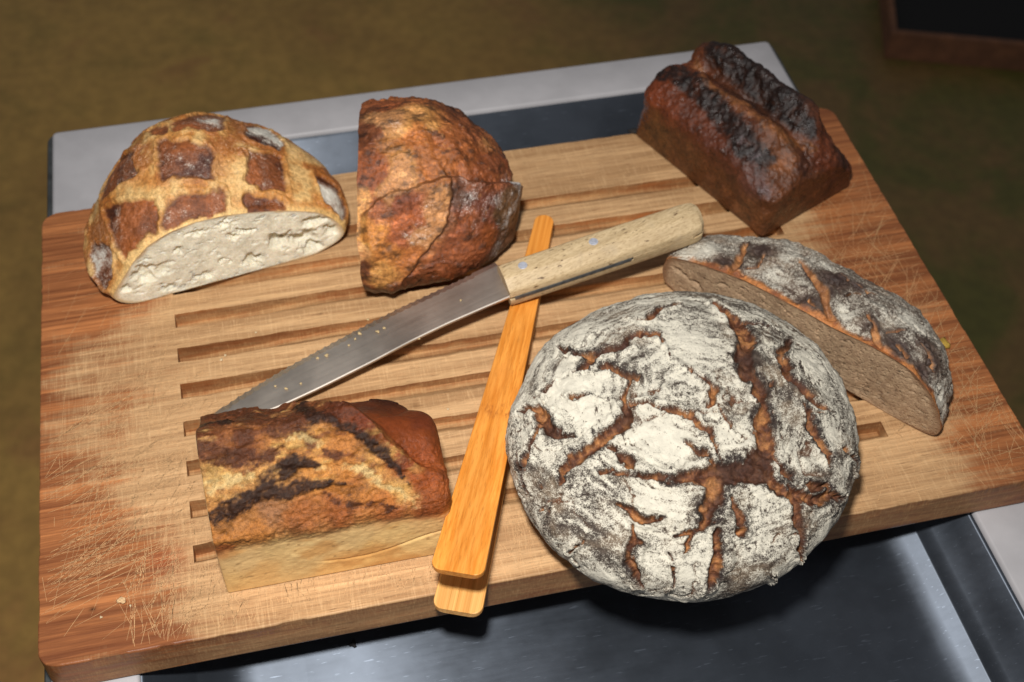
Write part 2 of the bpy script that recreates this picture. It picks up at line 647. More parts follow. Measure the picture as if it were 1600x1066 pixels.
# ------------------------------------------------------------------ table with sunken steel tray
rim_mat = paint_material('pale_grey_enamel', (176, 174, 176), 0.5)
basin_mat = steel_material('worn_tray_steel', (92, 99, 109), 0.40, (40, 300, 200), 0.80, 0.4, 0.93)
band_mat = plain_material('dull_edge_metal', (112, 116, 116), 0.45, 0.3, 60, 0.8)
TX0, TX1, TY0, TY1 = 0.0, 0.599, -0.30, 0.4835
IX0, IX1, IY0, IY1 = 0.0485, 0.5570, -0.262, 0.4415
RZ = -0.0275
table = thing('tray_table', (0.3, 0.09, fz), 'pale grey table with a sunken blue-grey steel tray under the cutting board', 'table')
tb = np.array([0.3, 0.09, fz])


def rrect(x0, x1, y0, y1, r, k=6):
    pts = []
    for cx, cy, a0 in ((x1 - r, y0 + r, -90), (x1 - r, y1 - r, 0), (x0 + r, y1 - r, 90), (x0 + r, y0 + r, 180)):
        for i in range(k + 1):
            a = math.radians(a0 + 90 * i / k)
            pts.append((cx + r * math.cos(a), cy + r * math.sin(a)))
    return pts


def ring_mesh(name, loops, mat, parent, base, close_last=False, smooth=True):
    """loops: list of equally long closed loops of (x,y,z); quads between neighbours"""
    n = len(loops[0])
    P = np.array([p for l in loops for p in l])
    Q = []
    for a in range(len(loops) - 1):
        for i in range(n):
            j = (i + 1) % n
            Q.append((a * n + i, a * n + j, (a + 1) * n + j, (a + 1) * n + i))
    o = raw_mesh(name, P, Q, mat, parent, base, smooth)
    if close_last:
        b = bmesh.new(); b.from_mesh(o.data); b.verts.ensure_lookup_table()
        b.faces.new([b.verts[(len(loops) - 1) * n + i] for i in range(n)])
        b.to_mesh(o.data); b.free()
    return o


def z_(pts, z):
    return [(x, y, z) for x, y in pts]


rim_loops = [z_(rrect(TX0, TX1, TY0, TY1, 0.0045), RZ - 0.016), z_(rrect(TX0, TX1, TY0, TY1, 0.0045), RZ - 0.0025),
             z_(rrect(TX0 + 0.001, TX1 - 0.001, TY0 + 0.001, TY1 - 0.001, 0.0036), RZ - 0.0006),
             z_(rrect(TX0 + 0.003, TX1 - 0.003, TY0 + 0.003, TY1 - 0.003, 0.002), RZ),
             z_(rrect(IX0 - 0.002, IX1 + 0.002, IY0 - 0.002, IY1 + 0.002, 0.010), RZ),
             z_(rrect(IX0 - 0.0004, IX1 + 0.0004, IY0 - 0.0004, IY1 + 0.0004, 0.0085), RZ - 0.0006),
             z_(rrect(IX0, IX1, IY0, IY1, 0.008), RZ - 0.004)]
ring_mesh('rim', rim_loops, rim_mat, table, tb)
prof = [(-0.0030, -0.0045), (0.0006, -0.0042), (0.0022, -0.0052), (0.010, -0.0125), (0.020, -0.0205), (0.0262, -0.0245), (0.0272, -0.0262),
        (0.0285, -0.0268), (0.0360, -0.0305), (0.0440, -0.0340), (0.052, -0.0362), (0.064, -0.0372), (0.09, -0.0375)]
bl = [z_(rrect(IX0 + a, IX1 - a, IY0 + a, IY1 - a, 0.010 + max(a, 0) * 0.5), RZ + b) for a, b in prof]
ring_mesh('tray', bl, basin_mat, table, tb, True)
bnd = [z_(rrect(TX0 - a, TX1 + a, TY0 - a, TY1 + a, 0.0045 + a), RZ + b) for a, b in
       ((0.0004, -0.0075), (0.001, -0.0062), (0.0040, -0.0062), (0.005, -0.0075), (0.005, -0.045), (0.0004, -0.045), (0.0004, -0.0075))]
ring_mesh('edge_band', bnd, band_mat, table, tb, False, False)
bm = bmesh.new(); add_box(bm, TX0 + 0.01, TX1 - 0.01, TY0 + 0.01, TY1 - 0.01, RZ - 0.05, RZ - 0.046)
for v in bm.verts: v.co -= Vector(tb)
bm_obj('underside', bm, band_mat, table)
for lx in (TX0 + 0.03, TX1 - 0.03):
    for ly in (TY0 + 0.03, TY1 - 0.03):
        bm = bmesh.new(); add_box(bm, lx - 0.015, lx + 0.015, ly - 0.015, ly + 0.015, fz, RZ - 0.05, 0.002)
        for v in bm.verts: v.co -= Vector(tb)
        bm_obj('leg', bm, band_mat, table)

# ------------------------------------------------------------------ open box on the floor behind
card = plain_material('brown_board', (128, 84, 56), 0.8, 0.2, 30)
blackm = plain_material('black_lining', (14, 13, 12), 0.9, 0.2, 60)
bxp = onz(1381, 92, fz)
bxd = onz(1640, 116, fz) - bxp; bxd /= np.linalg.norm(bxd)
box = thing('floor_box', tuple(bxp), 'brown open box with a black inside standing on the floor', 'box')
box.rotation_euler = (0, 0, math.atan2(bxd[1], bxd[0]))
BW, BD, BH, BT = 0.55, 0.45, 0.062, 0.012
for (x0, x1, y0, y1) in ((0, BW, 0, BT), (0, BW, BD - BT, BD), (0, BT, BT + .001, BD - BT - .001), (BW - BT, BW, BT + .001, BD - BT - .001)):
    bm = bmesh.new(); add_box(bm, x0, x1, y0, y1, 0, BH, 0.002)
    bm_obj('side_panel', bm, card, box)
bm = bmesh.new(); add_box(bm, BT + .001, BW - BT - .001, BT + .001, BD - BT - .001, 0.004, BH - 0.012)
bm_obj('black_filling', bm, blackm, box)

# ------------------------------------------------------------------ cutting board
BWID, BDEP, BTH, BR = 0.600, 0.3591, 0.0270, 0.012
SLX0, SLX1 = 0.0865, 0.5135
SLOTS = [(0.0490 + 0.0303 * k, 0.0612 + 0.0303 * k) for k in range(9)]
board_mat = board_material('worn_varnished_beech')
board = thing('cutting_board', (0.3, BDEP / 2, -BTH), 'large worn wooden bread board with milled crumb grooves and scratched ends', 'cutting board')
bb = np.array([0.3, BDEP / 2, -BTH])


def groove_depth(x):
    e = np.minimum(x - SLX0, SLX1 - x)
    return 0.0060 + 0.0048 * (1 - sstep(0.0, 0.11, e))


def groove_z(x, y):
    k = np.clip(np.floor((y - SLOTS[0][0] + 0.0015) / 0.0303), 0, 8)
    t = np.clip((y - (SLOTS[0][0] + 0.0303 * k)) / (SLOTS[0][1] - SLOTS[0][0]), 0, 1)
    return t, -groove_depth(x) * (0.10 + 0.90 * sstep(0.0, 0.75, t))      # worn near lip, steep far wall


def wear_of(P):
    x, y = P[:, 0], P[:, 1]
    n = fbm(P * [1, 1, 0], 16, 4, 5)
    n2 = fbm(P * [1, 3, 0], 40, 4, 8)
    left = sstep(0.012, 0.095, x + 0.03 * n + 0.012 * n2 + 0.028 * np.exp(-((y - 0.20) / 0.06) ** 2) - 0.02 * np.exp(-((y - 0.30) / 0.05) ** 2) * 1.3)
    right = sstep(0.006, 0.085, 0.600 - x + 0.03 * n + 0.014 * n2 - 0.016 * sstep(0.12, 0.2, y))
    front = sstep(-0.02, 0.012, y + 0.006 * n + 0.07 * sstep(0.08, 0.16, x))
    return np.clip(np.minimum(left, right) * front, 0, 1)


def stain_of(P):
    c = np.ones((len(P), 3))
    pink = np.exp(-(((P[:, 0] - 0.071) / 0.012) ** 2 + ((P[:, 1] - 0.053) / 0.009) ** 2)) * (0.6 + 0.6 * fbm(P, 120, 3, 2))
    c = mix(c, (0.98, 0.66, 0.62), np.clip(pink, 0, 1) * 0.8)
    for (px, py, r, k) in ((145, 952, 0.0011, 0.1), (843, 322, 0.0022, 0.3), (648, 634, 0.002, 0.6), (985, 413, 0.0011, 0.35), (500, 491, 0.0008, 0.3), (1466, 541, 0.001, 1)):
        q = onz(px, py)
        d = np.hypot((P[:, 0] - q[0]) / 1.6, P[:, 1] - q[1])
        c = mix(c, (k, k * 0.9, k * 0.8), np.exp(-(d / r) ** 2))
    return c


def board_parts():
    e = 0.0012
    xs = []
    for a, b, k, f in ((e, BR, 6, 0), (BR, SLX0, 60, 0), (SLX0, SLX1, 220, 1), (SLX1, BWID - BR, 60, 0), (BWID - BR, BWID - e, 6, 0)):
        seg = list(np.linspace(a, b, k + 1))
        xs += [(v, f) for v in (seg if f or not xs or xs[-1][1] else seg[1:])]
    ys = [(v, -1) for v in np.linspace(e, BR, 7)] + [(v, -1) for v in np.linspace(BR, SLOTS[0][0], 30)[1:]]
    for k, (a, b) in enumerate(SLOTS):
        ys += [(v, k) for v in np.linspace(a, b, 9)]
        nx = SLOTS[k + 1][0] if k < 8 else BDEP - BR
        ys += [(v, -1) for v in np.linspace(b, nx, 14)]
    ys += [(v, -1) for v in np.linspace(BDEP - BR, BDEP - e, 7)[1:]]
    X = np.array([v for v, f in xs]); XF = np.array([f for v, f in xs])
    Y = np.array([v for v, f in ys]); YF = np.array([f for v, f in ys])
    nx, ny = len(X), len(Y)
    PX, PY = np.meshgrid(X, Y, indexing='ij')
    FI = np.where((XF[:, None] == 1) & (YF[None, :] >= 0), YF[None, :], -1)
    PZ = np.where(FI >= 0, groove_z(PX, PY)[1], 0.0)
    P = np.stack([PX, PY, PZ], -1).reshape(-1, 3)
    # uneven groove edges
    wob = fbm(P * [1, 1, 0], 90, 3, 77) * 0.0005
    inner = ((XF[:, None] == 1) | (np.abs(PX - SLX0) < 1e-6)).reshape(-1) & (P[:, 1] > 0.03) & (P[:, 1] < BDEP - 0.03)
    P[:, 1] += np.where(inner, wob, 0)
    # round the four corners
    rr = BR - e
    for cx, cy, sx, sy in ((BR, BR, -1, -1), (BWID - BR, BR, 1, -1), (BR, BDEP - BR, -1, 1), (BWID - BR, BDEP - BR, 1, 1)):
        u = (P[:, 0] - cx) * sx; v = (P[:, 1] - cy) * sy
        m = (u > 1e-9) & (v > 1e-9)
        mm = np.maximum(u, v); h = np.maximum(np.hypot(u, v), 1e-9)
        P[m, 0] = cx + sx * (u * mm / h)[m]; P[m, 1] = cy + sy * (v * mm / h)[m]
    I = np.arange(nx * ny).reshape(nx, ny)
    Q = np.stack([I[:-1, :-1], I[1:, :-1], I[1:, 1:], I[:-1, 1:]], -1).reshape(-1, 4)
    ar = np.linalg.norm(np.cross(P[Q[:, 2]] - P[Q[:, 0]], P[Q[:, 3]] - P[Q[:, 1]]), axis=1)
    Fq = FI.reshape(-1)[Q].max(1)
    keep = ar > 1e-10
    Q, Fq = Q[keep], Fq[keep]
    # boundary ring going down the sides
    ring = np.concatenate([I[:, 0], I[-1, 1:], I[-2::-1, -1], I[0, -2:0:-1]])
    rp = P[ring]
    tg = np.roll(rp, -1, 0) - np.roll(rp, 1, 0)
    no = np.stack([tg[:, 1], -tg[:, 0]], 1); no /= np.maximum(np.linalg.norm(no, axis=1), 1e-12)[:, None]
    allP = [P]; allQ = [Q[Fq < 0]]
    prev = ring; off = len(P)
    chip = np.clip(fbm(rp, 120, 4, 91) - 0.15, 0, 1) * 0.0010
    for a, z in ((0.0006, -0.0002), (0.0010, -0.0006), (0.0012, -0.0013), (0.0012, -0.008), (0.0012, -0.017), (0.0012, BTH * -1 + 0.002), (0.0007, -BTH + 0.0005), (0.0, -BTH)):
        q = rp.copy()
        q[:, :2] += no * (a - (chip if z > -0.002 else 0))[:, None] if z > -0.002 else no * a
        q[:, 2] = z
        cur = off + np.arange(len(ring)); off += len(ring)
        allP.append(q)
        allQ.append(np.stack([prev, cur, np.roll(cur, -1), np.roll(prev, -1)], 1))
        prev = cur
    PP = np.concatenate(allP)
    QQ = np.concatenate(allQ)

    def emit(name, quads):
        u, inv = np.unique(quads.ravel(), return_inverse=True)
        p = PP[u]
        wv = wear_of(p)
        side = p[:, 2] < -0.0009
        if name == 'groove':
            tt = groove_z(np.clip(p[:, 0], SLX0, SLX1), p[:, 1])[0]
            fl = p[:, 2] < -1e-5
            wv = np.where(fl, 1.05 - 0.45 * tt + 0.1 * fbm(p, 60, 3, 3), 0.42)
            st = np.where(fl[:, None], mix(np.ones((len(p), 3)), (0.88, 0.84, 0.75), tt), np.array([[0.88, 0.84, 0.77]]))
        else:
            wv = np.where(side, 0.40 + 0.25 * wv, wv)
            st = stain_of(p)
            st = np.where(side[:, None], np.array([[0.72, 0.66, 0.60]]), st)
        o = raw_mesh(name, p, inv.reshape(-1, 4), board_mat, board, bb, False, {'wear': wv, 'stain': st})
        return o
    slab = emit('slab', QQ)
    b = bmesh.new(); b.from_mesh(slab.data); b.verts.ensure_lookup_table()
    nb = len(ring); tot = len(b.verts)
    fv = [b.verts[tot - nb + i] for i in range(nb)]
    b.faces.new(fv[::-1]); b.to_mesh(slab.data); b.free()
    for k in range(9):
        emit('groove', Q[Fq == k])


board_parts()


# knife scratches: thin pale cuts over the varnish
def scratches():
    V, Fc = [], []

    def in_slot(x, y):
        return SLX0 < x < SLX1 and any(a - 0.0006 < y < b + 0.0006 for a, b in SLOTS)

    def cut(x, y, ang, ln, wd, curve):
        k = max(3, int(ln / 0.004))
        prev = None
        for i in range(k + 1):
            t = i / k
            ok = 0.002 < x < 0.598 and 0.0016 < y < BDEP - 0.0016 and not in_slot(x, y)
            w_ = 0.8 * wd * (0.35 + 0.65 * math.sin(math.pi * (0.08 + 0.84 * t))) * random.uniform(0.7, 1.15)
            nx_, ny_ = -math.sin(ang) * w_ / 2, math.cos(ang) * w_ / 2
            if ok:
                i0 = len(V)
                V.append((x + nx_, y + ny_, 0.00018)); V.append((x - nx_, y - ny_, 0.00018))
                if prev is not None:
                    Fc.append((prev, prev + 1, i0 + 1, i0))
                prev = i0
            else:
                prev = None
            ang += curve * ln / k + random.gauss(0, 0.005)
            x += math.cos(ang) * ln / k; y += math.sin(ang) * ln / k
    R = random.Random(11)
    for i in range(900):      # across the front edge
        x = R.uniform(0.045, 0.33) if R.random() < 0.8 else R.uniform(0.33, 0.6)
        cut(x, R.uniform(0.0, 0.045), math.radians(R.gauss(84, 16)), R.uniform(0.006, 0.035), R.uniform(0.00018, 0.00042), R.gauss(0, 1.4))
    for i in range(700):      # left end, along and aslant
        a = R.choice((R.gauss(6, 4), R.gauss(34, 8), R.gauss(62, 9), R.gauss(82, 8)))
        cut(R.triangular(0.0, 0.11, 0.075), R.triangular(0.0, 0.30, 0.09), math.radians(a), R.uniform(0.006, 0.045) * (1 if R.random() < 0.85 else 1.8), R.uniform(0.00014, 0.00036), R.gauss(0, 1.4))
    for i in range(90):       # a few long ones from the left edge
        cut(R.uniform(0.0, 0.02), R.uniform(0.02, 0.16), math.radians(R.gauss(26, 12)), R.uniform(0.02, 0.08), R.uniform(0.0002, 0.00042), R.gauss(0, 2))
    for i in range(560):      # right end
        a = R.choice((R.gauss(10, 14), R.gauss(50, 12), R.gauss(112, 14), R.gauss(84, 10)))
        cut(R.triangular(0.47, 0.6, 0.57), R.triangular(0.0, 0.33, 0.06), math.radians(a), R.uniform(0.008, 0.05), R.uniform(0.00016, 0.0004), R.gauss(0, 1.4))
    for i in range(330):      # between the grooves
        k = R.randrange(10)
        y0 = SLOTS[k - 1][1] if k else 0.01
        y1 = SLOTS[k][0] if k < 9 else BDEP - 0.01
        cut(R.uniform(0.09, 0.51), R.uniform(y0, y1), math.radians(R.gauss(84, 14)), R.uniform(0.004, 0.018), R.uniform(0.00015, 0.00032), R.gauss(0, 1.4))
    m = plain_material('raw_cut_wood', (210, 166, 116), 0.7, 0.2, 400)
    o = raw_mesh('scratches', np.array(V), np.array(Fc), m, board, bb, False)
    o['kind'] = 'stuff'


scratches()

# ================================================================== breads
# ---- round floured loaf
Z4 = (780, 440, 2.05)


def boule():
    c = cube_lattice(196)
    S = sphered(c[0]); Q = c[1]
    cx, cy, rx, ry, rot, z0, h, e = 0.3757, 0.0513, 0.108, 0.0995, 0.7275, 0.0399, 0.0775, 0.8833
    r = np.hypot(S[:, 0], S[:, 1]); k = np.maximum(r, 1e-6) ** (e - 1)
    x, y = rx * S[:, 0] * k, ry * S[:, 1] * k
    ca, sa = math.cos(rot), math.sin(rot)
    z = np.where(S[:, 2] > 0, z0 + (h - z0) * S[:, 2], np.maximum(z0 + z0 * 1.25 * S[:, 2], 0.0006))
    P = np.stack([cx + ca * x - sa * y, cy + sa * x + ca * y, z], 1)
    sk = Skin(P, Q)
    up = sstep(0.004, 0.02, P[:, 2])
    lines = [
        [(690, 75, 18), (760, 130, 30), (790, 180, 34), (790, 250, 34), (790, 300, 28), (835, 330, 22), (850, 400, 28), (842, 470, 30), (850, 530, 34), (830, 580, 38)],
        [(300, 610, 7), (380, 612, 13), (470, 620, 17), (560, 625, 20), (640, 630, 28), (720, 620, 38), (800, 600, 42), (850, 610, 36)],
        [(850, 610, 30), (900, 655, 26), (960, 690, 22), (1030, 700, 25), (1070, 695, 20), (1110, 685, 7)],
        [(955, 690, 18), (955, 760, 20), (965, 830, 19), (962, 890, 9)],
        [(700, 640, 25), (690, 700, 28), (670, 760, 27), (620, 800, 15), (570, 806, 5)],
        [(625, 800, 12), (600, 850, 8), (585, 880, 3)],
        [(745, 690, 10), (765, 740, 20), (775, 800, 16), (780, 835, 5)],
        [(700, 800, 8), (715, 860, 20), (710, 910, 23), (680, 960, 18), (645, 995, 7)],
        [(375, 725, 6), (430, 745, 17), (490, 765, 13), (550, 772, 4)],
        [(420, 780, 8), (430, 850, 19), (425, 910, 20), (440, 955, 13), (465, 975, 4)],
        [(395, 370, 12), (408, 430, 22), (370, 470, 28), (310, 520, 28), (250, 570, 28), (205, 600, 24), (188, 660, 7)],
        [(365, 530, 12), (400, 560, 15), (425, 580, 16), (430, 610, 10)],
        [(420, 395, 13), (490, 395, 14), (560, 412, 17), (620, 440, 18), (660, 470, 12)],
        [(690, 340, 16), (685, 385, 14), (668, 415, 5)],
        [(560, 258, 6), (620, 290, 8), (660, 320, 9), (690, 345, 14)],
        [(565, 82, 12), (510, 110, 17), (460, 138, 12), (400, 130, 6)],
        [(190, 215, 8), (250, 235, 14), (320, 240, 17), (380, 210, 19), (450, 180, 21), (505, 172, 12)],
        [(320, 240, 16), (280, 275, 18), (240, 302, 7)],
        [(335, 283, 15), (390, 300, 20), (435, 312, 10)],
        [(62, 430, 12), (120, 410, 18), (150, 440, 26), (170, 480, 22), (235, 495, 8)],
        [(215, 300, 5), (170, 340, 11), (140, 365, 7)],
        [(140, 470, 14), (110, 520, 15), (85, 580, 14), (85, 620, 6)],
        [(205, 370, 5), (260, 375, 15), (317, 375, 5)],
        [(930, 190, 10), (902, 240, 21), (912, 290, 24), (960, 340, 26), (1010, 385, 20), (1065, 415, 5)],
        [(985, 405, 12), (1000, 460, 23), (1030, 510, 23), (1055, 550, 18), (1060, 590, 6)],
        [(1110, 530, 13), (1145, 570, 17), (1150, 620, 8)],
        [(600, 515, 6), (640, 545, 13), (660, 575, 9)],
        [(790, 130, 16), (850, 140, 18), (900, 165, 9)],
        [(215, 862, 7), (270, 835, 6)],
        [(708, 390, 5), (730, 450, 10), (740, 470, 4)],
        [(130, 650, 5), (150, 700, 9), (135, 740, 6)],
        [(435, 312, 7), (410, 340, 7), (395, 370, 9)], [(505, 172, 8), (540, 215, 5), (560, 258, 5)], [(317, 375, 4), (360, 385, 5), (400, 400, 8)],
        [(660, 470, 9), (690, 520, 6), (715, 585, 9)], [(660, 575, 8), (690, 610, 10)], [(1065, 415, 4), (1020, 420, 5), (985, 408, 8)],
        [(740, 470, 4), (770, 490, 5), (800, 500, 8)], [(550, 772, 4), (585, 790, 5), (620, 800, 9)], [(240, 302, 5), (222, 312, 5)], [(880, 570, 8), (930, 620, 12), (1000, 650, 14), (1060, 668, 8)],
        [(188, 660, 5), (170, 720, 5), (150, 780, 3)], [(870, 330, 9), (880, 420, 6), (900, 500, 4)], [(60, 520, 6), (70, 600, 8), (95, 680, 4)], [(860, 900, 5), (880, 960, 5)], [(540, 880, 4), (560, 940, 6), (530, 990, 4)],
    ]
    L3 = [(a_, b_ * 0.93) for a_, b_ in (sk.line(Z4, l) for l in lines)]
    wp = warp3(P, 110, 0.0030, 3, 4)
    d, dist, vec = sk.dist(L3, wp)
    d = d * (1 + 0.22 * fbm(P, 240, 3, 5) + 0.12 * fbm(P, 600, 2, 6))
    crack = 1 - sstep(0.78, 1.05, d)
    edge = np.exp(-((d - 1.18) / 0.28) ** 2)
    # dark scorched side of each crack, patchy
    patch = sstep(-0.25, 0.45, fbm(P, 55, 4, 21))
    char = np.clip(edge * patch + 0.45 * np.exp(-((d - 1.0) / 0.16) ** 2), 0, 1)
    # thin surface fissures of the floured skin
    A = P * [1, 1, 1]
    fis1 = sstep(0.72, 0.95, ridged(A + wp * 2, 130, 2, 40)) * sstep(-0.15, 0.5, fbm(P, 30, 2, 55))
    q = P @ np.array([[0.9, -0.35, 0], [0.35, 0.9, 0], [0, 0, 1]]).T
    fis2 = sstep(0.72, 0.95, ridged(q * [1.0, 3.0, 1.0] + wp * 2, 110, 2, 60)) * sstep(-0.1, 0.5, fbm(P, 26, 3, 58))
    # rings left by the proving basket: streaks round the loaf
    dx, dy = P[:, 0] - cx, P[:, 1] - cy
    pr = np.hypot(dx, dy); pa = np.arctan2(dy, dx)
    pol = np.stack([np.cos(pa) * 0.06, np.sin(pa) * 0.06, pr * 1.0 + 0.004 * fbm(P, 40, 3, 63)], 1)
    ringn = fbm(pol * [1, 1, 7], 60, 4, 65)
    fis3 = sstep(0.62, 0.92, ridged(pol * [1, 1, 6.0] + wp * 1.5, 48, 3, 67)) * sstep(-0.4, 0.3, fbm(P, 34, 3, 69))
    tear = sstep(0.90, 0.985, ridged(P + wp * 1.6, 42, 1, 74)) * sstep(0.05, 0.4, fbm(P, 22, 2, 76)) * (1 - crack)
    fis = np.clip(fis1 * 0.8 + fis2 + fis3 + tear, 0, 1) * (1 - crack)
    big = fbm(P, 14, 3, 9)
    disp = 0.0022 * big * up
    disp += 0.0011 * fbm(P, 60, 3, 12) * up
    lip = 0.0022 * np.exp(-((d - 1.5) / 0.55) ** 2)
    disp += up * (lip - 0.0032 * (1 - sstep(0.35, 1.12, d)) - 0.0009 * fis - 0.0012 * tear)
    disp += up * crack * 0.0013 * fbm(P, 260, 3, 30)
    disp += up * (1 - crack) * 0.00035 * fbm(P, 330, 3, 33)
    # flour cover
    F = 0.60 + 0.26 * fbm(P, 26, 4, 70) + 0.16 * fbm(q * [1, 2.6, 1], 90, 3, 72) + 0.42 * ringn
    F += sk.blob(Z4, [(290, 170, 14, .35), (600, 200, 20, .22), (280, 330, 11, .4), (290, 430, 11, .4), (520, 520, 16, .45), (740, 480, 13, .35), (500, 680, 14, .2),
                      (1000, 260, 10, .4), (840, 760, 18, .25), (640, 940, 14, .3), (160, 560, 8, .3), (960, 560, 10, .2)], wp)
    F -= sk.blob(Z4, [(905, 350, 13, .5), (930, 470, 14, .35), (640, 120, 12, .12), (330, 830, 16, .3), (300, 700, 12, .22), (980, 780, 11, .35), (120, 660, 16, .35),
                      (620, 830, 10, .2), (1040, 630, 9, .5), (960, 640, 9, .4), (640, 720, 6, .55), (760, 960, 16, .25), (820, 260, 9, .5), (880, 170, 10, .5), (1090, 760, 10, .3)], wp)
    F += 0.16 * (1 - sstep(0.010, 0.05, P[:, 2]))
    F = F * (1 - crack) * (1 - 0.72 * char) * (1 - 0.92 * fis)
    F = np.clip(F, 0, 1.2)
    base = np.tile(np.array([72., 62., 54.]), (len(P), 1))
    nn = fbm(P, 70, 4, 80)
    base = mix(base, (118, 102, 84), sstep(-0.3, 0.6, nn))
    cr = np.tile(np.array([112., 70., 44.]), (len(P), 1))
    n3 = fbm(P, 170, 5, 84, 0.7)
    cr = mix(cr, (158, 108, 64), sstep(0.0, 0.7, n3 + 0.35 * (1 - d)))
    cr = mix(cr, (74, 42, 26), sstep(0.0, 0.55, -n3 + 0.55 * (d - 0.45)))
    cr = mix(cr, (60, 36, 26), 0.7 * sstep(0.1, 0.5, fbm(P, 60, 3, 86)))
    dk = sk.blob(Z4, [(820, 250, 9, .8), (740, 600, 9, .7), (900, 170, 8, .7), (470, 620, 5, .3)], wp)
    cr = mix(cr, (60, 38, 30), np.clip(dk, 0, 1))
    col = mix(base, cr, crack)
    col = mix(col, (38, 28, 25), np.clip(char * 0.75, 0, 1) * (1 - 0.65 * crack))
    col = mix(col, (58, 46, 40), fis * 0.7)
    col = mix(col, (112, 72, 46), tear * 0.8)
    P2 = P + sk.N * disp[:, None]
    P2[:, 2] = np.maximum(P2[:, 2], 0.0005)
    t = tag(raw_mesh('round_loaf', P2, Q, crust_material('floured_rye_crust', 0.6, (210, 204, 187), 1.0, 0.3), None, (cx, cy, 0), True,
                     {'crust_colour': lin(col), 'flour': F}),
            'whole round loaf with cracked white floured crust overhanging the front of the board', 'bread')
    t.location = (cx, cy, 0)


boule()


# ---- generic half loaf: a dome with one flat cut face
def half_loaf_shape(n, A, B, outline, zc, depth, ex=(0.9, 0.9, 0.25), fwd=0.0, widen=0.0):
    """A->B runs along the foot of the cut (bread on the right-hand side seen from A... see normal); outline(a) = radius at angle a"""
    A = np.asarray(A, float)[:2]; B = np.asarray(B, float)[:2]
    d = B - A; ln = np.linalg.norm(d); d /= ln
    nrm = np.array([-d[1], d[0]])                  # towards the dome
    ctr = (A + B) / 2
    (pc, qc), (pf, qf) = cube_lattice(n, True)

    def place(u, dep, z):
        return np.stack([ctr[0] + d[0] * u + nrm[0] * dep, ctr[1] + d[1] * u + nrm[1] * dep, z], 1)
    S = sphered(pc)
    r = np.hypot(S[:, 0], S[:, 2]); a = np.arctan2(S[:, 2], S[:, 0])
    O = outline(a)
    zz = np.where(S[:, 2] > 0, O * np.sin(a) * r ** ex[1], O * np.sin(a) * r ** ex[2])
    u = O * np.cos(a) * r ** ex[0] * (1 + widen * np.sin(np.pi * np.clip(S[:, 1], 0, 1) ** 0.8))
    bul = fwd * np.sin(np.pi * np.clip(S[:, 1], 0, 1)) * np.clip(S[:, 2], 0, 1)
    crust = place(u, depth * S[:, 1], zc + zz + bul)
    t = np.tan(pf * math.pi / 4)
    m = np.maximum(np.abs(t[:, 0]), np.abs(t[:, 2]))
    a2 = np.arctan2(t[:, 2], t[:, 0])
    O2 = outline(a2)
    face = place(O2 * np.cos(a2) * m, np.zeros(len(m)), zc + O2 * np.sin(a2) * m)
    fn = np.array([-nrm[0], -nrm[1], 0.0])
    return crust, qc, face, qf, fn, m, d, nrm, ctr


def radial_outline(pts, zc, k=720):
    pts = np.asarray(pts, float)
    n = len(pts)
    # densify, then smooth radius over angle
    seg = []
    for i in range(n):
        p, q = pts[i], pts[(i + 1) % n]
        for s in np.linspace(0, 1, 40, endpoint=False):
            seg.append(p + (q - p) * s)
    seg = np.array(seg)
    a = np.arctan2(seg[:, 1] - zc, seg[:, 0]); r = np.hypot(seg[:, 0], seg[:, 1] - zc)
    o = np.argsort(a); a, r = a[o], r[o]
    g = np.linspace(-math.pi, math.pi, k, endpoint=False)
    rr = np.interp(g, np.concatenate([a - 2 * math.pi, a, a + 2 * math.pi]), np.tile(r, 3))
    ker = np.hanning(19); ker /= ker.sum()
    rr = np.convolve(np.tile(rr, 3), ker, 'same')[k:2 * k]
    return lambda x: np.interp(x, np.concatenate([g, [math.pi]]), np.concatenate([rr, rr[:1]]))


def crumb_face(name, face, qf, fn, m, mat, parent, base, pores, rough_amp, seed, rimc=None):
    """pores: (centre3d, rx, rz, depth)"""
    inner = sstep(1.0, 0.94, m)
    P = face
    X = P + warp3(P, 170, 0.0036, seed, 4, 0.6)
    dep = np.zeros(len(P))
    shade = np.zeros(len(P))
    tang = np.array([-fn[1], fn[0], 0])
    for c, rx, rz, dd in pores:
        du = (X - c) @ tang; dz = X[:, 2] - c[2]
        g = 1 - sstep(0.35, 1.12, np.sqrt((du / rx) ** 2 + (dz / rz) ** 2))
        dep = np.maximum(dep, g * dd)
    dep += rough_amp * (0.5 + 0.5 * fbm(P, 160, 4, seed + 7)) + rough_amp * 0.8 * fbm(P, 60, 3, seed + 9)
    shade = np.clip(sstep(0.945, 0.995, m + 0.022 * fbm(P, 120, 3, seed + 4)), 0, 1) * 0.85
    P = P - fn * (dep * inner)[:, None]
    return raw_mesh(name, P, qf, mat, parent, base, True, {'shade': shade})


# ---- half of a pale loaf with cross-cut crust
Z1 = (100, 150, 3.046)


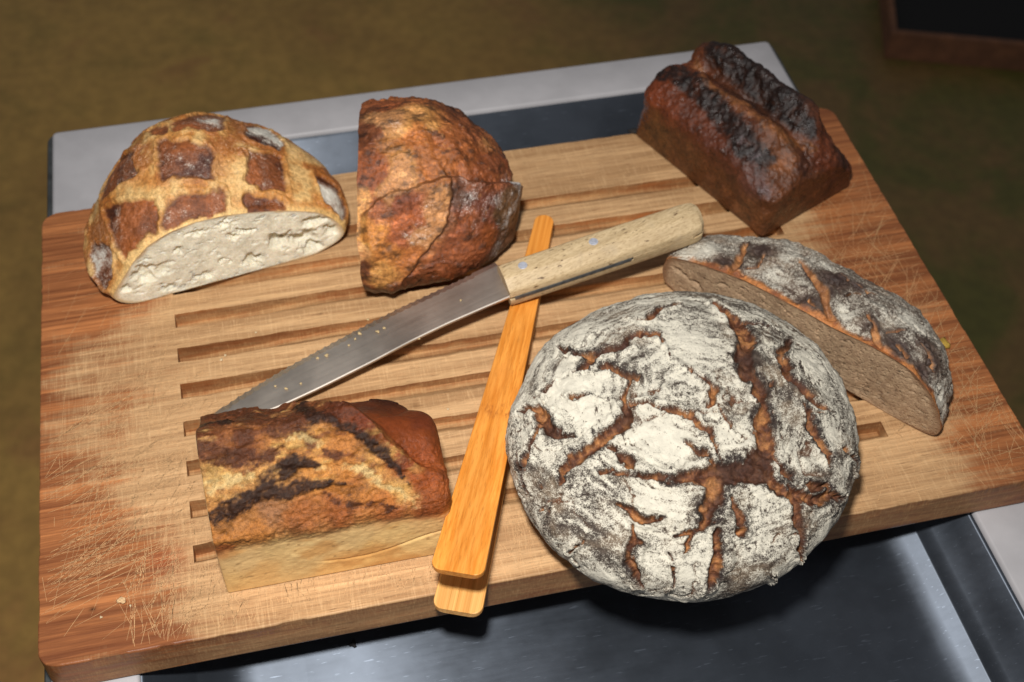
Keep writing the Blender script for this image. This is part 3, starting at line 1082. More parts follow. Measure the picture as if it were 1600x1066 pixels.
def white_half():
    a = onz(*zm(Z1, 340, 993)); b = onz(*zm(Z1, 1200, 757))
    d = (b - a)[:2]; d /= np.linalg.norm(d)
    nn = np.array([-d[1], d[0], 0])
    tr = [(228, 960), (260, 900), (330, 790), (400, 712), (500, 650), (620, 603), (760, 570), (880, 556), (1000, 547), (1100, 548), (1200, 552), (1270, 577),
          (1322, 620), (1338, 660), (1292, 700), (1200, 757), (1080, 800), (950, 835), (830, 870), (700, 900), (560, 940), (440, 978), (340, 993), (275, 985)]
    q = np.array([onplane(*zm(Z1, x, y), a, nn) for x, y in tr])
    u = (q[:, :2] - a[:2]) @ d
    um = (u.min() + u.max()) / 2
    zc = 0.024
    z = np.maximum(q[:, 2], 0.0008)
    out = radial_outline(np.stack([u - um, z], 1), zc)
    A = a[:2] + d * (um - 0.08); B = a[:2] + d * (um + 0.08)
    P, Q, face, qf, fn, m, d2, n2, ctr = half_loaf_shape(190, A, B, out, zc, 0.136, (0.80, 0.72, 0.25), 0.031, 0.21)
    sk = Skin(P, Q)
    up = sstep(0.002, 0.012, P[:, 2]); keep = sstep(0.0, 0.006, (P[:, :2] - ctr) @ n2)
    wp = warp3(P, 150, 0.0026, 31, 4)
    polys = [[(470, 215), (690, 250), (690, 375), (465, 390)], [(880, 265), (1030, 290), (1050, 445), (885, 405)],
             [(505, 140), (600, 92), (750, 100), (745, 150), (690, 160), (540, 165)], [(880, 145), (960, 140), (1040, 220), (1020, 245), (880, 195)],
             [(230, 290), (330, 265), (315, 330), (340, 370), (190, 490), (172, 420), (160, 345)],
             [(200, 540), (430, 510), (440, 550), (435, 650), (400, 650), (330, 720), (290, 760), (225, 640)],
             [(515, 490), (750, 460), (760, 545), (490, 630), (490, 570)], [(880, 475), (1040, 515), (1040, 538), (880, 545)],
             [(135, 720), (215, 735), (225, 850), (190, 900), (150, 840)], [(1210, 370), (1300, 440), (1340, 560), (1320, 590), (1230, 480)],
             [(415, 158), (480, 150), (472, 180), (420, 184)], [(325, 170), (372, 148), (352, 188)], [(100, 520), (118, 600), (112, 640), (90, 590)]]
    sd = np.full(len(P), -1.0); which = np.zeros(len(P), int)
    for i, pl in enumerate(polys):
        s = sk.poly(Z1, pl, wp)
        b_ = s > sd
        sd = np.where(b_, s, sd); which = np.where(b_, i, which)
    sd = sd + 0.0011
    sq = sstep(-0.0010, 0.0012, sd)
    rimm = np.exp(-(sd / 0.0012) ** 2)
    n1 = fbm(P, 60, 4, 41); nf = fbm(P, 190, 3, 43); nl = fbm(P * [1, 1, 1], 28, 3, 46)
    col = np.tile(np.array([198., 136., 70.]), (len(P), 1))
    col = mix(col, (228, 184, 118), sstep(0.0, 0.6, n1)); col = mix(col, (172, 104, 46), sstep(0.0, 0.55, -n1 + 0.45 * nl + 0.3 * nf))
    ln = sstep(0.86, 0.98, ridged(P, 95, 2, 47)); col = mix(col, (238, 204, 146), ln * 0.55)
    pale = sk.blob(Z1, [(760, 340, 12, .6), (560, 430, 10, .5), (420, 300, 8, .4), (1110, 420, 10, .4), (300, 430, 8, .5), (480, 520, 8, .4), (800, 520, 8, .45)], wp)
    col = mix(col, (234, 200, 140), np.clip(pale, 0, 1) * 0.7)
    orange = sk.blob(Z1, [(380, 310, 9, .8), (780, 280, 8, .6), (600, 440, 9, .4), (150, 620, 10, .5), (330, 600, 5, .5), (180, 500, 6, .5)], wp)
    col = mix(col, (188, 112, 44), np.clip(orange * (0.6 + 0.6 * nf), 0, 1))
    edge = 1 - sstep(0.001, 0.0055, (P[:, :2] - ctr) @ n2 + 0.0012 * n1)
    col = mix(col, (236, 196, 128), edge * 0.8)
    dkc = np.tile(np.array([124., 70., 38.]), (len(P), 1))
    dkc = mix(dkc, (158, 90, 46), sstep(0.0, 0.7, n1 + 0.3 * nl)); dkc = mix(dkc, (76, 38, 24), sstep(0.1, 0.6, -n1 + 0.5 * rimm))
    col = mix(col, dkc, sq)
    col = mix(col, (92, 54, 34), np.clip(rimm * sstep(-0.1, 0.5, nl), 0, 1) * 0.6 * (1 - edge))
    foot = 1 - sstep(0.004, 0.016, P[:, 2] + 0.004 * n1)
    col = mix(col, (176, 140, 104), foot * 0.7)
    F = np.zeros(len(P))
    F += sq * np.isin(which, (3,)) * (0.62 + 0.9 * n1) + sq * np.isin(which, (9,)) * (0.36 + 0.7 * n1) + sq * np.isin(which, (2,)) * sk.blob(Z1, [(690, 115, 8, .8)], wp) + sq * np.isin(which, (8, 12)) * (0.22 + 0.6 * n1)
    F += sq * np.clip(-0.02 + 0.25 * fbm(P, 150, 3, 49), 0, 0.3) + foot * np.clip(0.35 + 0.3 * n1, 0, 1) * 0.8 + 0.12 * np.clip(nl, 0, 1)
    F *= 1 - 0.8 * edge
    disp = up * keep * (0.0018 * fbm(P, 22, 3, 51) - 0.0010 * sq + 0.0012 * np.exp(-((sd + 0.0028) / 0.0016) ** 2) - 0.0007 * rimm + 0.0006 * n1 + 0.0003 * nf + sq * 0.0005 * fbm(P, 240, 3, 54))
    P2 = P + sk.N * disp[:, None]; P2[:, 2] = np.maximum(P2[:, 2], 0.0005)
    base = (ctr[0] + n2[0] * 0.05, ctr[1] + n2[1] * 0.05, 0)
    t = thing('half_loaf', base, 'half of a golden loaf with dark cross-cut squares and pale open crumb', 'bread')
    raw_mesh('crust', P2, Q, crust_material('golden_scored_crust', 0.36), t, base, True, {'crust_colour': lin(col), 'flour': np.clip(F, 0, 1)})
    por = []

    def pore(x, y, rx, rz, dd):
        por.append((onplane(*zm(Z1, x, y), a, nn), rx * 0.001, rz * 0.001, dd * 0.001))
    pore(1030, 690, 9, 7, 9); pore(1130, 690, 12, 9, 8); pore(1185, 720, 7, 5, 8); pore(1200, 600, 10, 4, 5); pore(870, 645, 6, 4, 6); pore(390, 850, 7, 8, 5); pore(470, 820, 8, 6, 3)
    pore(900, 780, 8, 5, 5); pore(545, 735, 4, 1.6, 4); pore(640, 650, 8, 3, 2.5); pore(760, 790, 5, 2, 4); pore(660, 860, 9, 4, 3); pore(500, 910, 6, 3, 4); pore(800, 670, 4, 3, 4); pore(300, 920, 4, 4, 4)
    pore(1270, 640, 5, 6, 5); pore(760, 610, 6, 2, 3)
    RR = random.Random(6)
    for i in range(260):
        rr = RR.uniform(0.4, 1.5)
        por.append((onplane(*zm(Z1, RR.uniform(280, 1300), RR.uniform(570, 970)), a, nn), rr * 0.001 * RR.uniform(1, 2), rr * 0.001, RR.uniform(0.5, 1.5) * 0.001))
    crumb_face('crumb', face, qf, fn, m, crumb_material('white_crumb', (216, 207, 182), (236, 229, 208), 0.4, 0.7, 0.4), t, base, por, 0.0006, 61)


white_half()

# ---- half sourdough with a lifted ear
Z2 = (530, 120, 2.806)


def sour_half():
    # cut face is turned away to the left
    A = np.array([0.2400, 0.374]); B = np.array([0.2110, 0.222])
    hw, H, zc = 0.0755, 0.093, 0.026

    def out(a):
        c, s = np.cos(a), np.sin(a)
        ex_ = np.where(c < 0, 1.7, 1.95)
        top = ((np.abs(c) / hw) ** ex_ + (np.abs(s) / (H - zc)) ** ex_) ** (-1 / ex_)
        bot = ((np.abs(c) / hw) ** 3.0 + (np.abs(s) / zc) ** 3.0) ** (-1 / 3.0)
        return np.where(s > 0, top, bot)
    P, Q, face, qf, fn, m, d2, n2, ctr = half_loaf_shape(180, A, B, out, zc, 0.099, (0.66, 0.60, 0.20), 0.012)
    for arr in (P, face):                                   # the knife did not cut quite straight
        arr[:, :2] += n2 * (0.0022 * fbm(arr, 16, 3, 120) + 0.0007 * fbm(arr, 70, 3, 122))[:, None]
    sk = Skin(P, Q)
    up = sstep(0.002, 0.014, P[:, 2]); keep = sstep(0.0, 0.008, (P[:, :2] - ctr) @ n2)
    wp = warp3(P, 100, 0.0040, 131, 6, 0.62)
    ear = sk.line(Z2, [(95, 595, 10), (190, 530, 12), (330, 478, 12), (470, 440, 14), (600, 462, 12), (770, 476, 10)])
    seam = sk.line(Z2, [(475, 450, 9), (485, 540, 9), (455, 670, 9), (385, 785, 10), (280, 890, 7)])
    e_r, e_d, e_v = sk.dist([ear], wp * 0.6, 0.05)
    s_r, s_d, s_v = sk.dist([seam], wp * 0.6, 0.03)
    dn = np.array([0.1, -0.8, -0.55])
    below = sstep(-0.0012, 0.0012, e_v @ dn)
    below = np.where(e_d > 0.5, 0, below)
    right = sstep(-0.001, 0.001, s_v @ np.array([0.8, 0.1, 0.25])) * (s_d < 0.5)
    sp = [(200, 120, 8, (140, 75, 40)), (300, 90, 8, (150, 85, 45)), (500, 130, 7, (110, 60, 35)), (485, 112, 4, (45, 28, 20)), (545, 150, 5, (60, 36, 24)), (240, 220, 6, (196, 146, 86)), (200, 195, 6, (182, 158, 112)),
          (330, 165, 5, (190, 140, 80)), (130, 250, 6, (100, 50, 28)), (330, 280, 9, (168, 98, 46)), (150, 430, 8, (138, 70, 34)), (270, 400, 7, (194, 146, 90)), (230, 500, 7, (198, 154, 98)), (280, 350, 5, (190, 140, 85)),
          (400, 380, 8, (160, 95, 50)), (560, 320, 9, (150, 84, 40)), (650, 400, 8, (128, 66, 34)), (720, 430, 6, (122, 62, 36)), (600, 240, 8, (122, 66, 36)), (640, 270, 5, (165, 110, 65)), (440, 260, 7, (150, 84, 42)), (420, 230, 5, (188, 135, 75)),
          (90, 520, 5, (200, 140, 80)), (85, 650, 6, (212, 152, 86)), (180, 570, 6, (140, 78, 45)), (280, 550, 6, (128, 66, 44)), (150, 680, 7, (202, 130, 64)), (300, 640, 7, (162, 86, 46)), (350, 700, 6, (196, 150, 105)),
          (400, 600, 5, (186, 130, 84)), (442, 540, 3.5, (206, 172, 130)), (430, 640, 4, (196, 150, 104)), (220, 760, 7, (192, 120, 60)), (170, 860, 7, (198, 142, 78)), (320, 780, 6, (172, 102, 52)), (260, 700, 6, (150, 82, 50)),
          (470, 640, 4, (140, 85, 55)), (520, 540, 5, (92, 58, 48)), (560, 620, 7, (132, 66, 40)), (560, 760, 8, (132, 70, 40)), (480, 830, 8, (126, 66, 38)), (620, 560, 6, (112, 60, 44)), (700, 600, 6, (108, 84, 76)),
          (735, 520, 6, (118, 98, 92)), (700, 750, 7, (94, 62, 52)), (640, 820, 8, (86, 50, 34)), (400, 900, 8, (108, 50, 30)), (110, 850, 6, (82, 36, 20)), (150, 960, 7, (86, 38, 20)), (300, 950, 8, (92, 42, 22)), (92, 770, 4, (205, 165, 115)), (660, 690, 5, (140, 66, 40))]
    col = sk.splat(Z2, sp, wp * 1.0, 1.15)
    n1 = fbm(P, 75, 4, 141); nf = fbm(P, 260, 3, 143); nm = fbm(P, 140, 3, 145)
    col = col * [0.98, 0.985, 0.94]
    col[:, 1] = np.clip(col[:, 1], col[:, 0] * 0.54, col[:, 0] * 0.70); col[:, 2] = np.clip(col[:, 2], col[:, 0] * 0.28, col[:, 0] * 0.44)
    gr_ = fbm(P, 330, 4, 146, 0.7); gs = fbm(P * [0.6, 1, 1], 170, 4, 147, 0.65)
    col = mix(col, col * 0.62, sstep(0.1, 0.8, gs + 0.5 * gr_)); col = mix(col, np.minimum(col * 1.25 + 14, 240), sstep(0.1, 0.8, -gs + 0.6 * gr_) * 0.8)
    bl_ = sstep(0.55, 0.75, vnoise(P * 420, 148)) * sstep(0.0, 0.4, n1); col = mix(col, (196, 138, 82), bl_ * 0.5)
    gap = np.exp(-(s_d / 0.0015) ** 2) + np.exp(-(e_d / 0.0012) ** 2) * 0.7
    col = mix(col, (70, 38, 22), np.clip(gap, 0, 1) * 0.7)
    F = sk.blob(Z2, [(735, 520, 9, .9), (720, 620, 10, .8), (660, 560, 8, .5), (560, 500, 6, .6), (540, 570, 6, .35), (350, 690, 7, .55), (690, 760, 8, .5), (600, 650, 6, .3), (380, 590, 6, .3), (240, 210, 5, .25)], wp)
    F = np.clip(F * (0.7 + 0.9 * fbm(P, 120, 4, 149)), 0, 1)
    disp = up * keep * (0.0030 * fbm(P, 24, 3, 151) + 0.0011 * n1 + 0.0006 * nm + 0.0004 * nf + 0.0004 * gs)
    disp += up * keep * below * 0.0092 * np.exp(-e_d / 0.022) * sstep(0.048, 0.02, e_d)
    disp += up * keep * (1 - right) * np.exp(-s_d / 0.010) * 0.0034 * sstep(0.028, 0.012, s_d)
    disp -= up * keep * 0.0018 * np.exp(-(s_d / 0.0018) ** 2)
    topr = sstep(0.062, 0.082, P[:, 2]) * sstep(0.32, 0.34, P[:, 1])
    disp += up * topr * 0.003 * ridged(P, 110, 2, 155)
    disp += up * keep * 0.0016 * ridged(P * [0.6, 1, 1] + wp, 60, 2, 157) * (1 - below)
    P2 = P + sk.N * disp[:, None]; P2[:, 2] = np.maximum(P2[:, 2], 0.0005)
    base = (ctr[0] + n2[0] * 0.05, ctr[1] + n2[1] * 0.05, 0)
    t = thing('half_loaf', base, 'half of a tall reddish-brown sourdough loaf with a torn ear across its crust', 'bread')
    raw_mesh('crust', P2, Q, crust_material('sourdough_crust', 0.38, (206, 198, 190)), t, base, True, {'crust_colour': lin(col), 'flour': F})
    RR = random.Random(9)
    por = [(ctr.tolist() and np.array([ctr[0] + d2[0] * RR.uniform(-.065, .065), ctr[1] + d2[1] * RR.uniform(-.065, .065), RR.uniform(0.008, 0.075)]), RR.uniform(1.5, 5) * 1e-3, RR.uniform(1, 3) * 1e-3, RR.uniform(1, 4) * 1e-3) for i in range(140)]
    crumb_face('crumb', face, qf, fn, m, crumb_material('cream_crumb', (206, 190, 158), (228, 216, 190), 0.35), t, base, por, 0.0012, 161)


sour_half()

# ---- cut piece of the dark floured rye
Z5 = (1020, 350, 2.962)


def rye_half():
    a = onz(*zm(Z5, 1290, 995)); b = onz(*zm(Z5, 60, 300))
    d = (b - a)[:2]; L_ = np.linalg.norm(d); d /= L_
    nn = np.array([-d[1], d[0], 0])
    tr = [(1290, 995), (1335, 960), (1325, 880), (1290, 790), (1200, 680), (1100, 615), (1000, 560), (830, 480), (700, 405), (560, 330), (420, 260), (300, 215), (200, 180), (75, 150)]
    q = np.array([onplane(*zm(Z5, x, y), a, nn) for x, y in tr])
    u = (q[:, :2] - a[:2]) @ d
    um = (u.min() + u.max()) / 2
    zc = 0.018
    pts = [(x - um, max(z, 0.0008)) for x, z in zip(u, q[:, 2])]
    pts += [(u.max() - um + 0.004, 0.016), (u.max() - um, 0.004), (u.max() - um - 0.012, 0.0008)]
    for s in np.linspace(0.9, 0.08, 12):
        pts.append((u.min() - um + (u.max() - u.min()) * s, 0.0008))
    out = radial_outline(np.array(pts), zc)
    # dome lies to the right of the cut: run the cut the other way
    A = a[:2] + d * (um + 0.08); B = a[:2] + d * (um - 0.08)
    out2 = lambda x: out(np.arctan2(np.sin(x), -np.cos(x)))
    P, Q, face, qf, fn, m, d2, n2, ctr = half_loaf_shape(180, A, B, out2, zc, 0.072, (0.78, 0.85, 0.3), 0.006)
    sk = Skin(P, Q)
    up = sstep(0.002, 0.012, P[:, 2]); dep = (P[:, :2] - ctr) @ n2; keep = sstep(0.0, 0.005, dep)
    wp = warp3(P, 90, 0.0022, 231, 4)
    lines = [[(430, 85, 14), (400, 160, 26), (350, 230, 24)], [(690, 170, 14), (740, 240, 20), (790, 310, 24), (800, 380, 26), (822, 455, 26)], [(1000, 430, 12), (1040, 520, 20), (1065, 590, 22), (1100, 640, 16)],
             [(1100, 505, 7), (1170, 490, 6)], [(880, 345, 6), (960, 330, 8)], [(520, 120, 10), (480, 200, 10), (400, 215, 8)], [(870, 240, 12), (960, 290, 14), (1040, 330, 8)], [(720, 355, 12), (770, 400, 10)], [(1130, 560, 10), (1180, 610, 10)], [(1240, 540, 8), (1290, 610, 12), (1300, 680, 8)]]
    L3 = [sk.line(Z5, l) for l in lines]
    r, dist, vec = sk.dist(L3, wp)
    crack = 1 - sstep(0.7, 1.1, r)
    char = np.clip(np.exp(-((r - 1.3) / 0.45) ** 2) * sstep(-0.4, 0.3, fbm(P, 60, 3, 240)), 0, 1)
    q2 = (P - [ctr[0], ctr[1], 0]) @ np.stack([np.append(d2, 0), np.append(n2, 0), [0, 0, 1]]).T
    fis = sstep(0.45, 0.82, ridged(q2 * [1.0, 2.4, 2.4] + wp * 2, 75, 3, 244)) * (1 - crack)
    dark = sk.blob(Z5, [(330, 180, 8, .9), (500, 110, 9, .9), (850, 260, 11, 1), (950, 290, 8, .9), (720, 370, 8, .9), (1130, 560, 9, .9), (1250, 680, 9, .9), (1270, 560, 9, .7), (1000, 480, 7, .6), (640, 300, 7, .5), (700, 300, 6, .6), (1290, 640, 8, .8)], wp)
    F = 0.33 + 0.34 * fbm(P, 36, 3, 250) + sk.blob(Z5, [(250, 120, 10, .7), (160, 140, 9, .7), (560, 220, 8, .4), (620, 150, 8, .5), (800, 190, 8, .5), (900, 410, 7, .5), (950, 500, 8, .4), (1080, 430, 8, .4), (1180, 420, 8, .6), (1200, 560, 8, .3), (1340, 820, 10, .6), (1240, 470, 7, .5)], wp)
    F = np.clip(F * (1 - crack) * (1 - 0.8 * char) * (1 - 0.7 * fis) - 0.75 * dark, 0, 1.1)
    rimc = 1 - sstep(0.0015, 0.006, dep + 0.0025 * fbm(P, 110, 3, 252))
    F *= 1 - rimc * (1 - sk.blob(Z5, [(150, 150, 12, 1)], wp))
    base_c = mix(np.tile(np.array([84., 70., 58.]), (len(P), 1)), (120, 102, 84), sstep(-0.2, 0.6, fbm(P, 80, 4, 255)))
    n3 = fbm(P, 130, 3, 257)
    cr = mix(np.tile(np.array([134., 90., 56.]), (len(P), 1)), (172, 122, 76), sstep(-0.1, 0.6, n3))
    col = mix(base_c, (52, 38, 34), np.clip(np.maximum(dark, char * 0.8), 0, 1)); col = mix(col, (60, 46, 38), fis * 0.6)
    col = mix(col, cr, crack)
    col = mix(col, mix(np.tile(np.array([172., 108., 56.]), (len(P), 1)), (128, 74, 42), sstep(-0.1, 0.5, n3)), rimc * 0.9)
    disp = up * keep * (0.0022 * fbm(P, 26, 3, 260) + 0.0012 * np.exp(-((r - 1.6) / 0.6) ** 2) - 0.003 * (1 - sstep(0.3, 1.15, r)) - 0.0026 * fis + 0.0014 * fbm(P, 90, 3, 262) + 0.0004 * fbm(P, 260, 3, 263))
    P2 = P + sk.N * disp[:, None]; P2[:, 2] = np.maximum(P2[:, 2], 0.0005)
    base = (ctr[0] + n2[0] * 0.03, ctr[1] + n2[1] * 0.03, 0)
    t = thing('half_loaf', base, 'cut piece of a flat dark rye loaf with floury crust and greyish-brown crumb', 'bread')
    raw_mesh('crust', P2, Q, crust_material('dark_floured_crust', 0.5, (214, 208, 192)), t, base, True, {'crust_colour': lin(col * 1.12), 'flour': F})
    RR = random.Random(19)
    por = []
    for i in range(260):
        s = RR.uniform(-0.092, 0.092)
        por.append((np.array([ctr[0] + d2[0] * s, ctr[1] + d2[1] * s, RR.uniform(0.004, 0.042)]), RR.uniform(0.5, 1.7) * 1e-3, RR.uniform(0.4, 1.2) * 1e-3, RR.uniform(0.7, 2.0) * 1e-3))
    for x, y, rx in ((140, 240, 5), (200, 290, 5), (330, 290, 4), (110, 210, 3)):
        por.append((onplane(*zm(Z5, x, y), a, nn), rx * 1e-3, rx * 0.7e-3, 0.003))
    crumb_face('crumb', face, qf, fn, m, crumb_material('rye_crumb', (150, 122, 95), (184, 156, 124), 0.45, 0.0, 0.8, (120, 84, 56)), t, base, por, 0.0007, 271)


rye_half()


# ---- box-shaped loaves
def rounded_box(n, w_, l_, h_, r, rb, rl=None):
    p, q = cube_lattice(n)
    hx, hy, hz = w_ / 2, l_ / 2, h_ / 2
    X = p * [hx, hy, hz]
    r = rb + (r - rb) * sstep(-0.9, 0.3, p[:, 2])
    if rl is not None:
        r = np.where(p[:, 0] < -0.5, np.minimum(r, rl), r)
    r = r[:, None]
    hv = np.array([[hx, hy, hz]])
    inn = np.clip(X, -(hv - r), hv - r)
    d = X - inn
    ln = np.linalg.norm(d, axis=1)
    nd = d / np.maximum(ln, 1e-9)[:, None]
    # distribute the rim points evenly over the rounding
    P = np.where(ln[:, None] > 1e-9, inn + nd * r, X)
    P[:, 2] += hz
    return P, q


Z3 = (970, 40, 2.961)


def tin_rye():
    Fp = onz(1190, 374)[:2]; Rp = onz(1322, 264)[:2]; Lp = onz(999, 208)[:2]
    e1 = (Rp - Fp); W_ = np.linalg.norm(e1); e1 = e1 / W_
    e2 = (Lp - Fp) / np.linalg.norm(Lp - Fp) * 0.8 + np.array([-e1[1], e1[0]]) * 0.2; e2 /= np.linalg.norm(e2)
    e1 = np.array([e2[1], -e2[0]]); W_ = float((Rp - Fp) @ e1) * 0.88; Ln = float((Lp - Fp) @ e2)
    H = 0.0510
    P, Q = rounded_box(170, W_, Ln, H, 0.012, 0.003)
    a = P[:, 0] + W_ / 2; b = P[:, 1] + Ln / 2       # across, along (0 = near end)
    P0 = P.copy()
    hgt = P[:, 2] / H
    flare = 1 + 0.015 * (hgt - 0.3)
    n0 = fbm(P, 35, 3, 300)
    # domed split top
    s = b / Ln
    A_ = a / W_ + 0.03 * n0
    endf = sstep(0.0, 0.26, s) * (0.45 + 0.55 * sstep(0, 0.22, 1 - s))
    edge = sstep(0.0, 0.30, a / W_) * sstep(0.0, 0.30, 1 - a / W_)
    ridL = np.exp(-((A_ - (0.25 + 0.12 * (1 - s))) / 0.11) ** 2)
    val = np.exp(-((A_ - (0.44 + 0.09 * (1 - s))) / 0.075) ** 2)
    ridR = np.exp(-((A_ - (0.63 + 0.08 * (1 - s))) / 0.14) ** 2)
    top = 0.006 * edge - 0.017 * sstep(0.60, 1.02, a / W_) - 0.012 * (1 - sstep(0.0, 0.30, s)) + endf * (0.0095 * ridL + 0.0165 * ridR - 0.0045 * val)
    wt = sstep(0.30, 1.0, hgt)
    x = P[:, 0] * flare; y = P[:, 1] * flare; z = P[:, 2] + top * wt
    c = Fp + e1 * W_ / 2 + e2 * Ln / 2
    PW = np.stack([c[0] + e1[0] * x + e2[0] * y, c[1] + e1[1] * x + e2[1] * y, z], 1)
    sk = Skin(PW, Q)
    wp = warp3(PW, 110, 0.0040, 311, 6, 0.65)
    sp = [(150, 300, 8, (132, 62, 30)), (130, 240, 6, (124, 58, 30)), (230, 370, 8, (112, 54, 28)), (320, 430, 8, (98, 48, 26)), (430, 520, 8, (104, 52, 30)), (520, 620, 8, (98, 52, 34)), (610, 730, 7, (104, 62, 48)),
          (150, 480, 10, (112, 70, 36)), (110, 420, 8, (116, 66, 32)), (300, 620, 10, (102, 60, 31)), (450, 750, 10, (104, 60, 32)), (600, 900, 10, (116, 70, 40)), (690, 960, 8, (104, 60, 34)),
          (760, 640, 7, (132, 80, 46)), (850, 640, 7, (84, 46, 28)), (950, 620, 8, (112, 56, 30)), (800, 760, 9, (108, 62, 35)), (900, 740, 9, (98, 56, 31)), (1000, 680, 7, (84, 44, 26)), (750, 880, 9, (112, 66, 36)), (640, 340, 7, (92, 54, 36)), (700, 250, 8, (60, 38, 30))]
    col = sk.splat(Z3, sp, wp, 1.0)
    g1 = fbm(PW, 240, 4, 371, 0.65); g2 = fbm(PW, 110, 4, 373, 0.6)
    crk = sk.band(Z3, [[(345, 170, 20), (410, 270, 22), (490, 320, 22), (590, 385, 26), (690, 455, 28), (780, 530, 34), (870, 565, 26)]], wp)
    col = mix(col, mix(np.tile(np.array([150., 94., 52.]), (len(PW), 1)), (110, 64, 36), sstep(-0.1, 0.6, g1)), crk * 0.9)
    charm = sk.band(Z3, [[(180, 195, 30), (300, 228, 32), (380, 325, 30), (450, 400, 32), (530, 480, 34), (600, 560, 38), (655, 620, 32)], [(430, 108, 36), (520, 160, 46), (620, 240, 46), (720, 330, 42), (820, 420, 38), (885, 492, 18)]], wp, 2.9, 1.25)
    col = mix(col, (34, 20, 15), np.clip(charm * (0.95 + 0.7 * g1), 0, 1) * 0.95)
    glz = sk.band(Z3, [[(600, 640, 16), (650, 720, 24), (680, 800, 10)]], wp)
    col = mix(col, (96, 68, 62), glz * 0.6)
    n1 = fbm(PW, 90, 4, 321); nf = fbm(PW, 260, 3, 323)
    col = mix(col, col * 0.74, sstep(0.1, 0.8, g2 + 0.4 * g1)); col = mix(col, np.minimum(col * 1.2 + 6, 240), sstep(0.2, 0.8, -g2 + 0.5 * g1) * 0.7)
    F = sk.blob(Z3, [(670, 770, 5, .3), (620, 600, 5, .28), (560, 520, 5, .16), (400, 560, 6, .12)], wp) * (0.8 + 0.8 * nf)
    up = sstep(0.001, 0.012, PW[:, 2])
    tw = sstep(0.6, 1.0, hgt)
    disp = up * (0.0012 * fbm(PW, 40, 3, 330) + 0.0004 * nf + 0.0005 * n1) + up * tw * (0.0020 * fbm(PW, 70, 4, 333) * (0.4 + val) + 0.0009 * n1 + 0.0007 * g1)
    P2 = PW + sk.N * disp[:, None]; P2[:, 2] = np.maximum(P2[:, 2], 0.0005)
    t = tag(raw_mesh('tin_loaf', P2, Q, crust_material('dark_tin_crust', 0.33, (150, 136, 140), 0.8, 0.45), None, (c[0], c[1], 0), True,
                     {'crust_colour': lin(np.minimum(col * 0.86, 245)), 'flour': np.clip(F, 0, 1)}),
            'small whole box-shaped dark loaf with burst blackened top at the back of the board', 'bread')
    t.location = (c[0], c[1], 0)


tin_rye()

Z6 = (280, 590, 2.961)


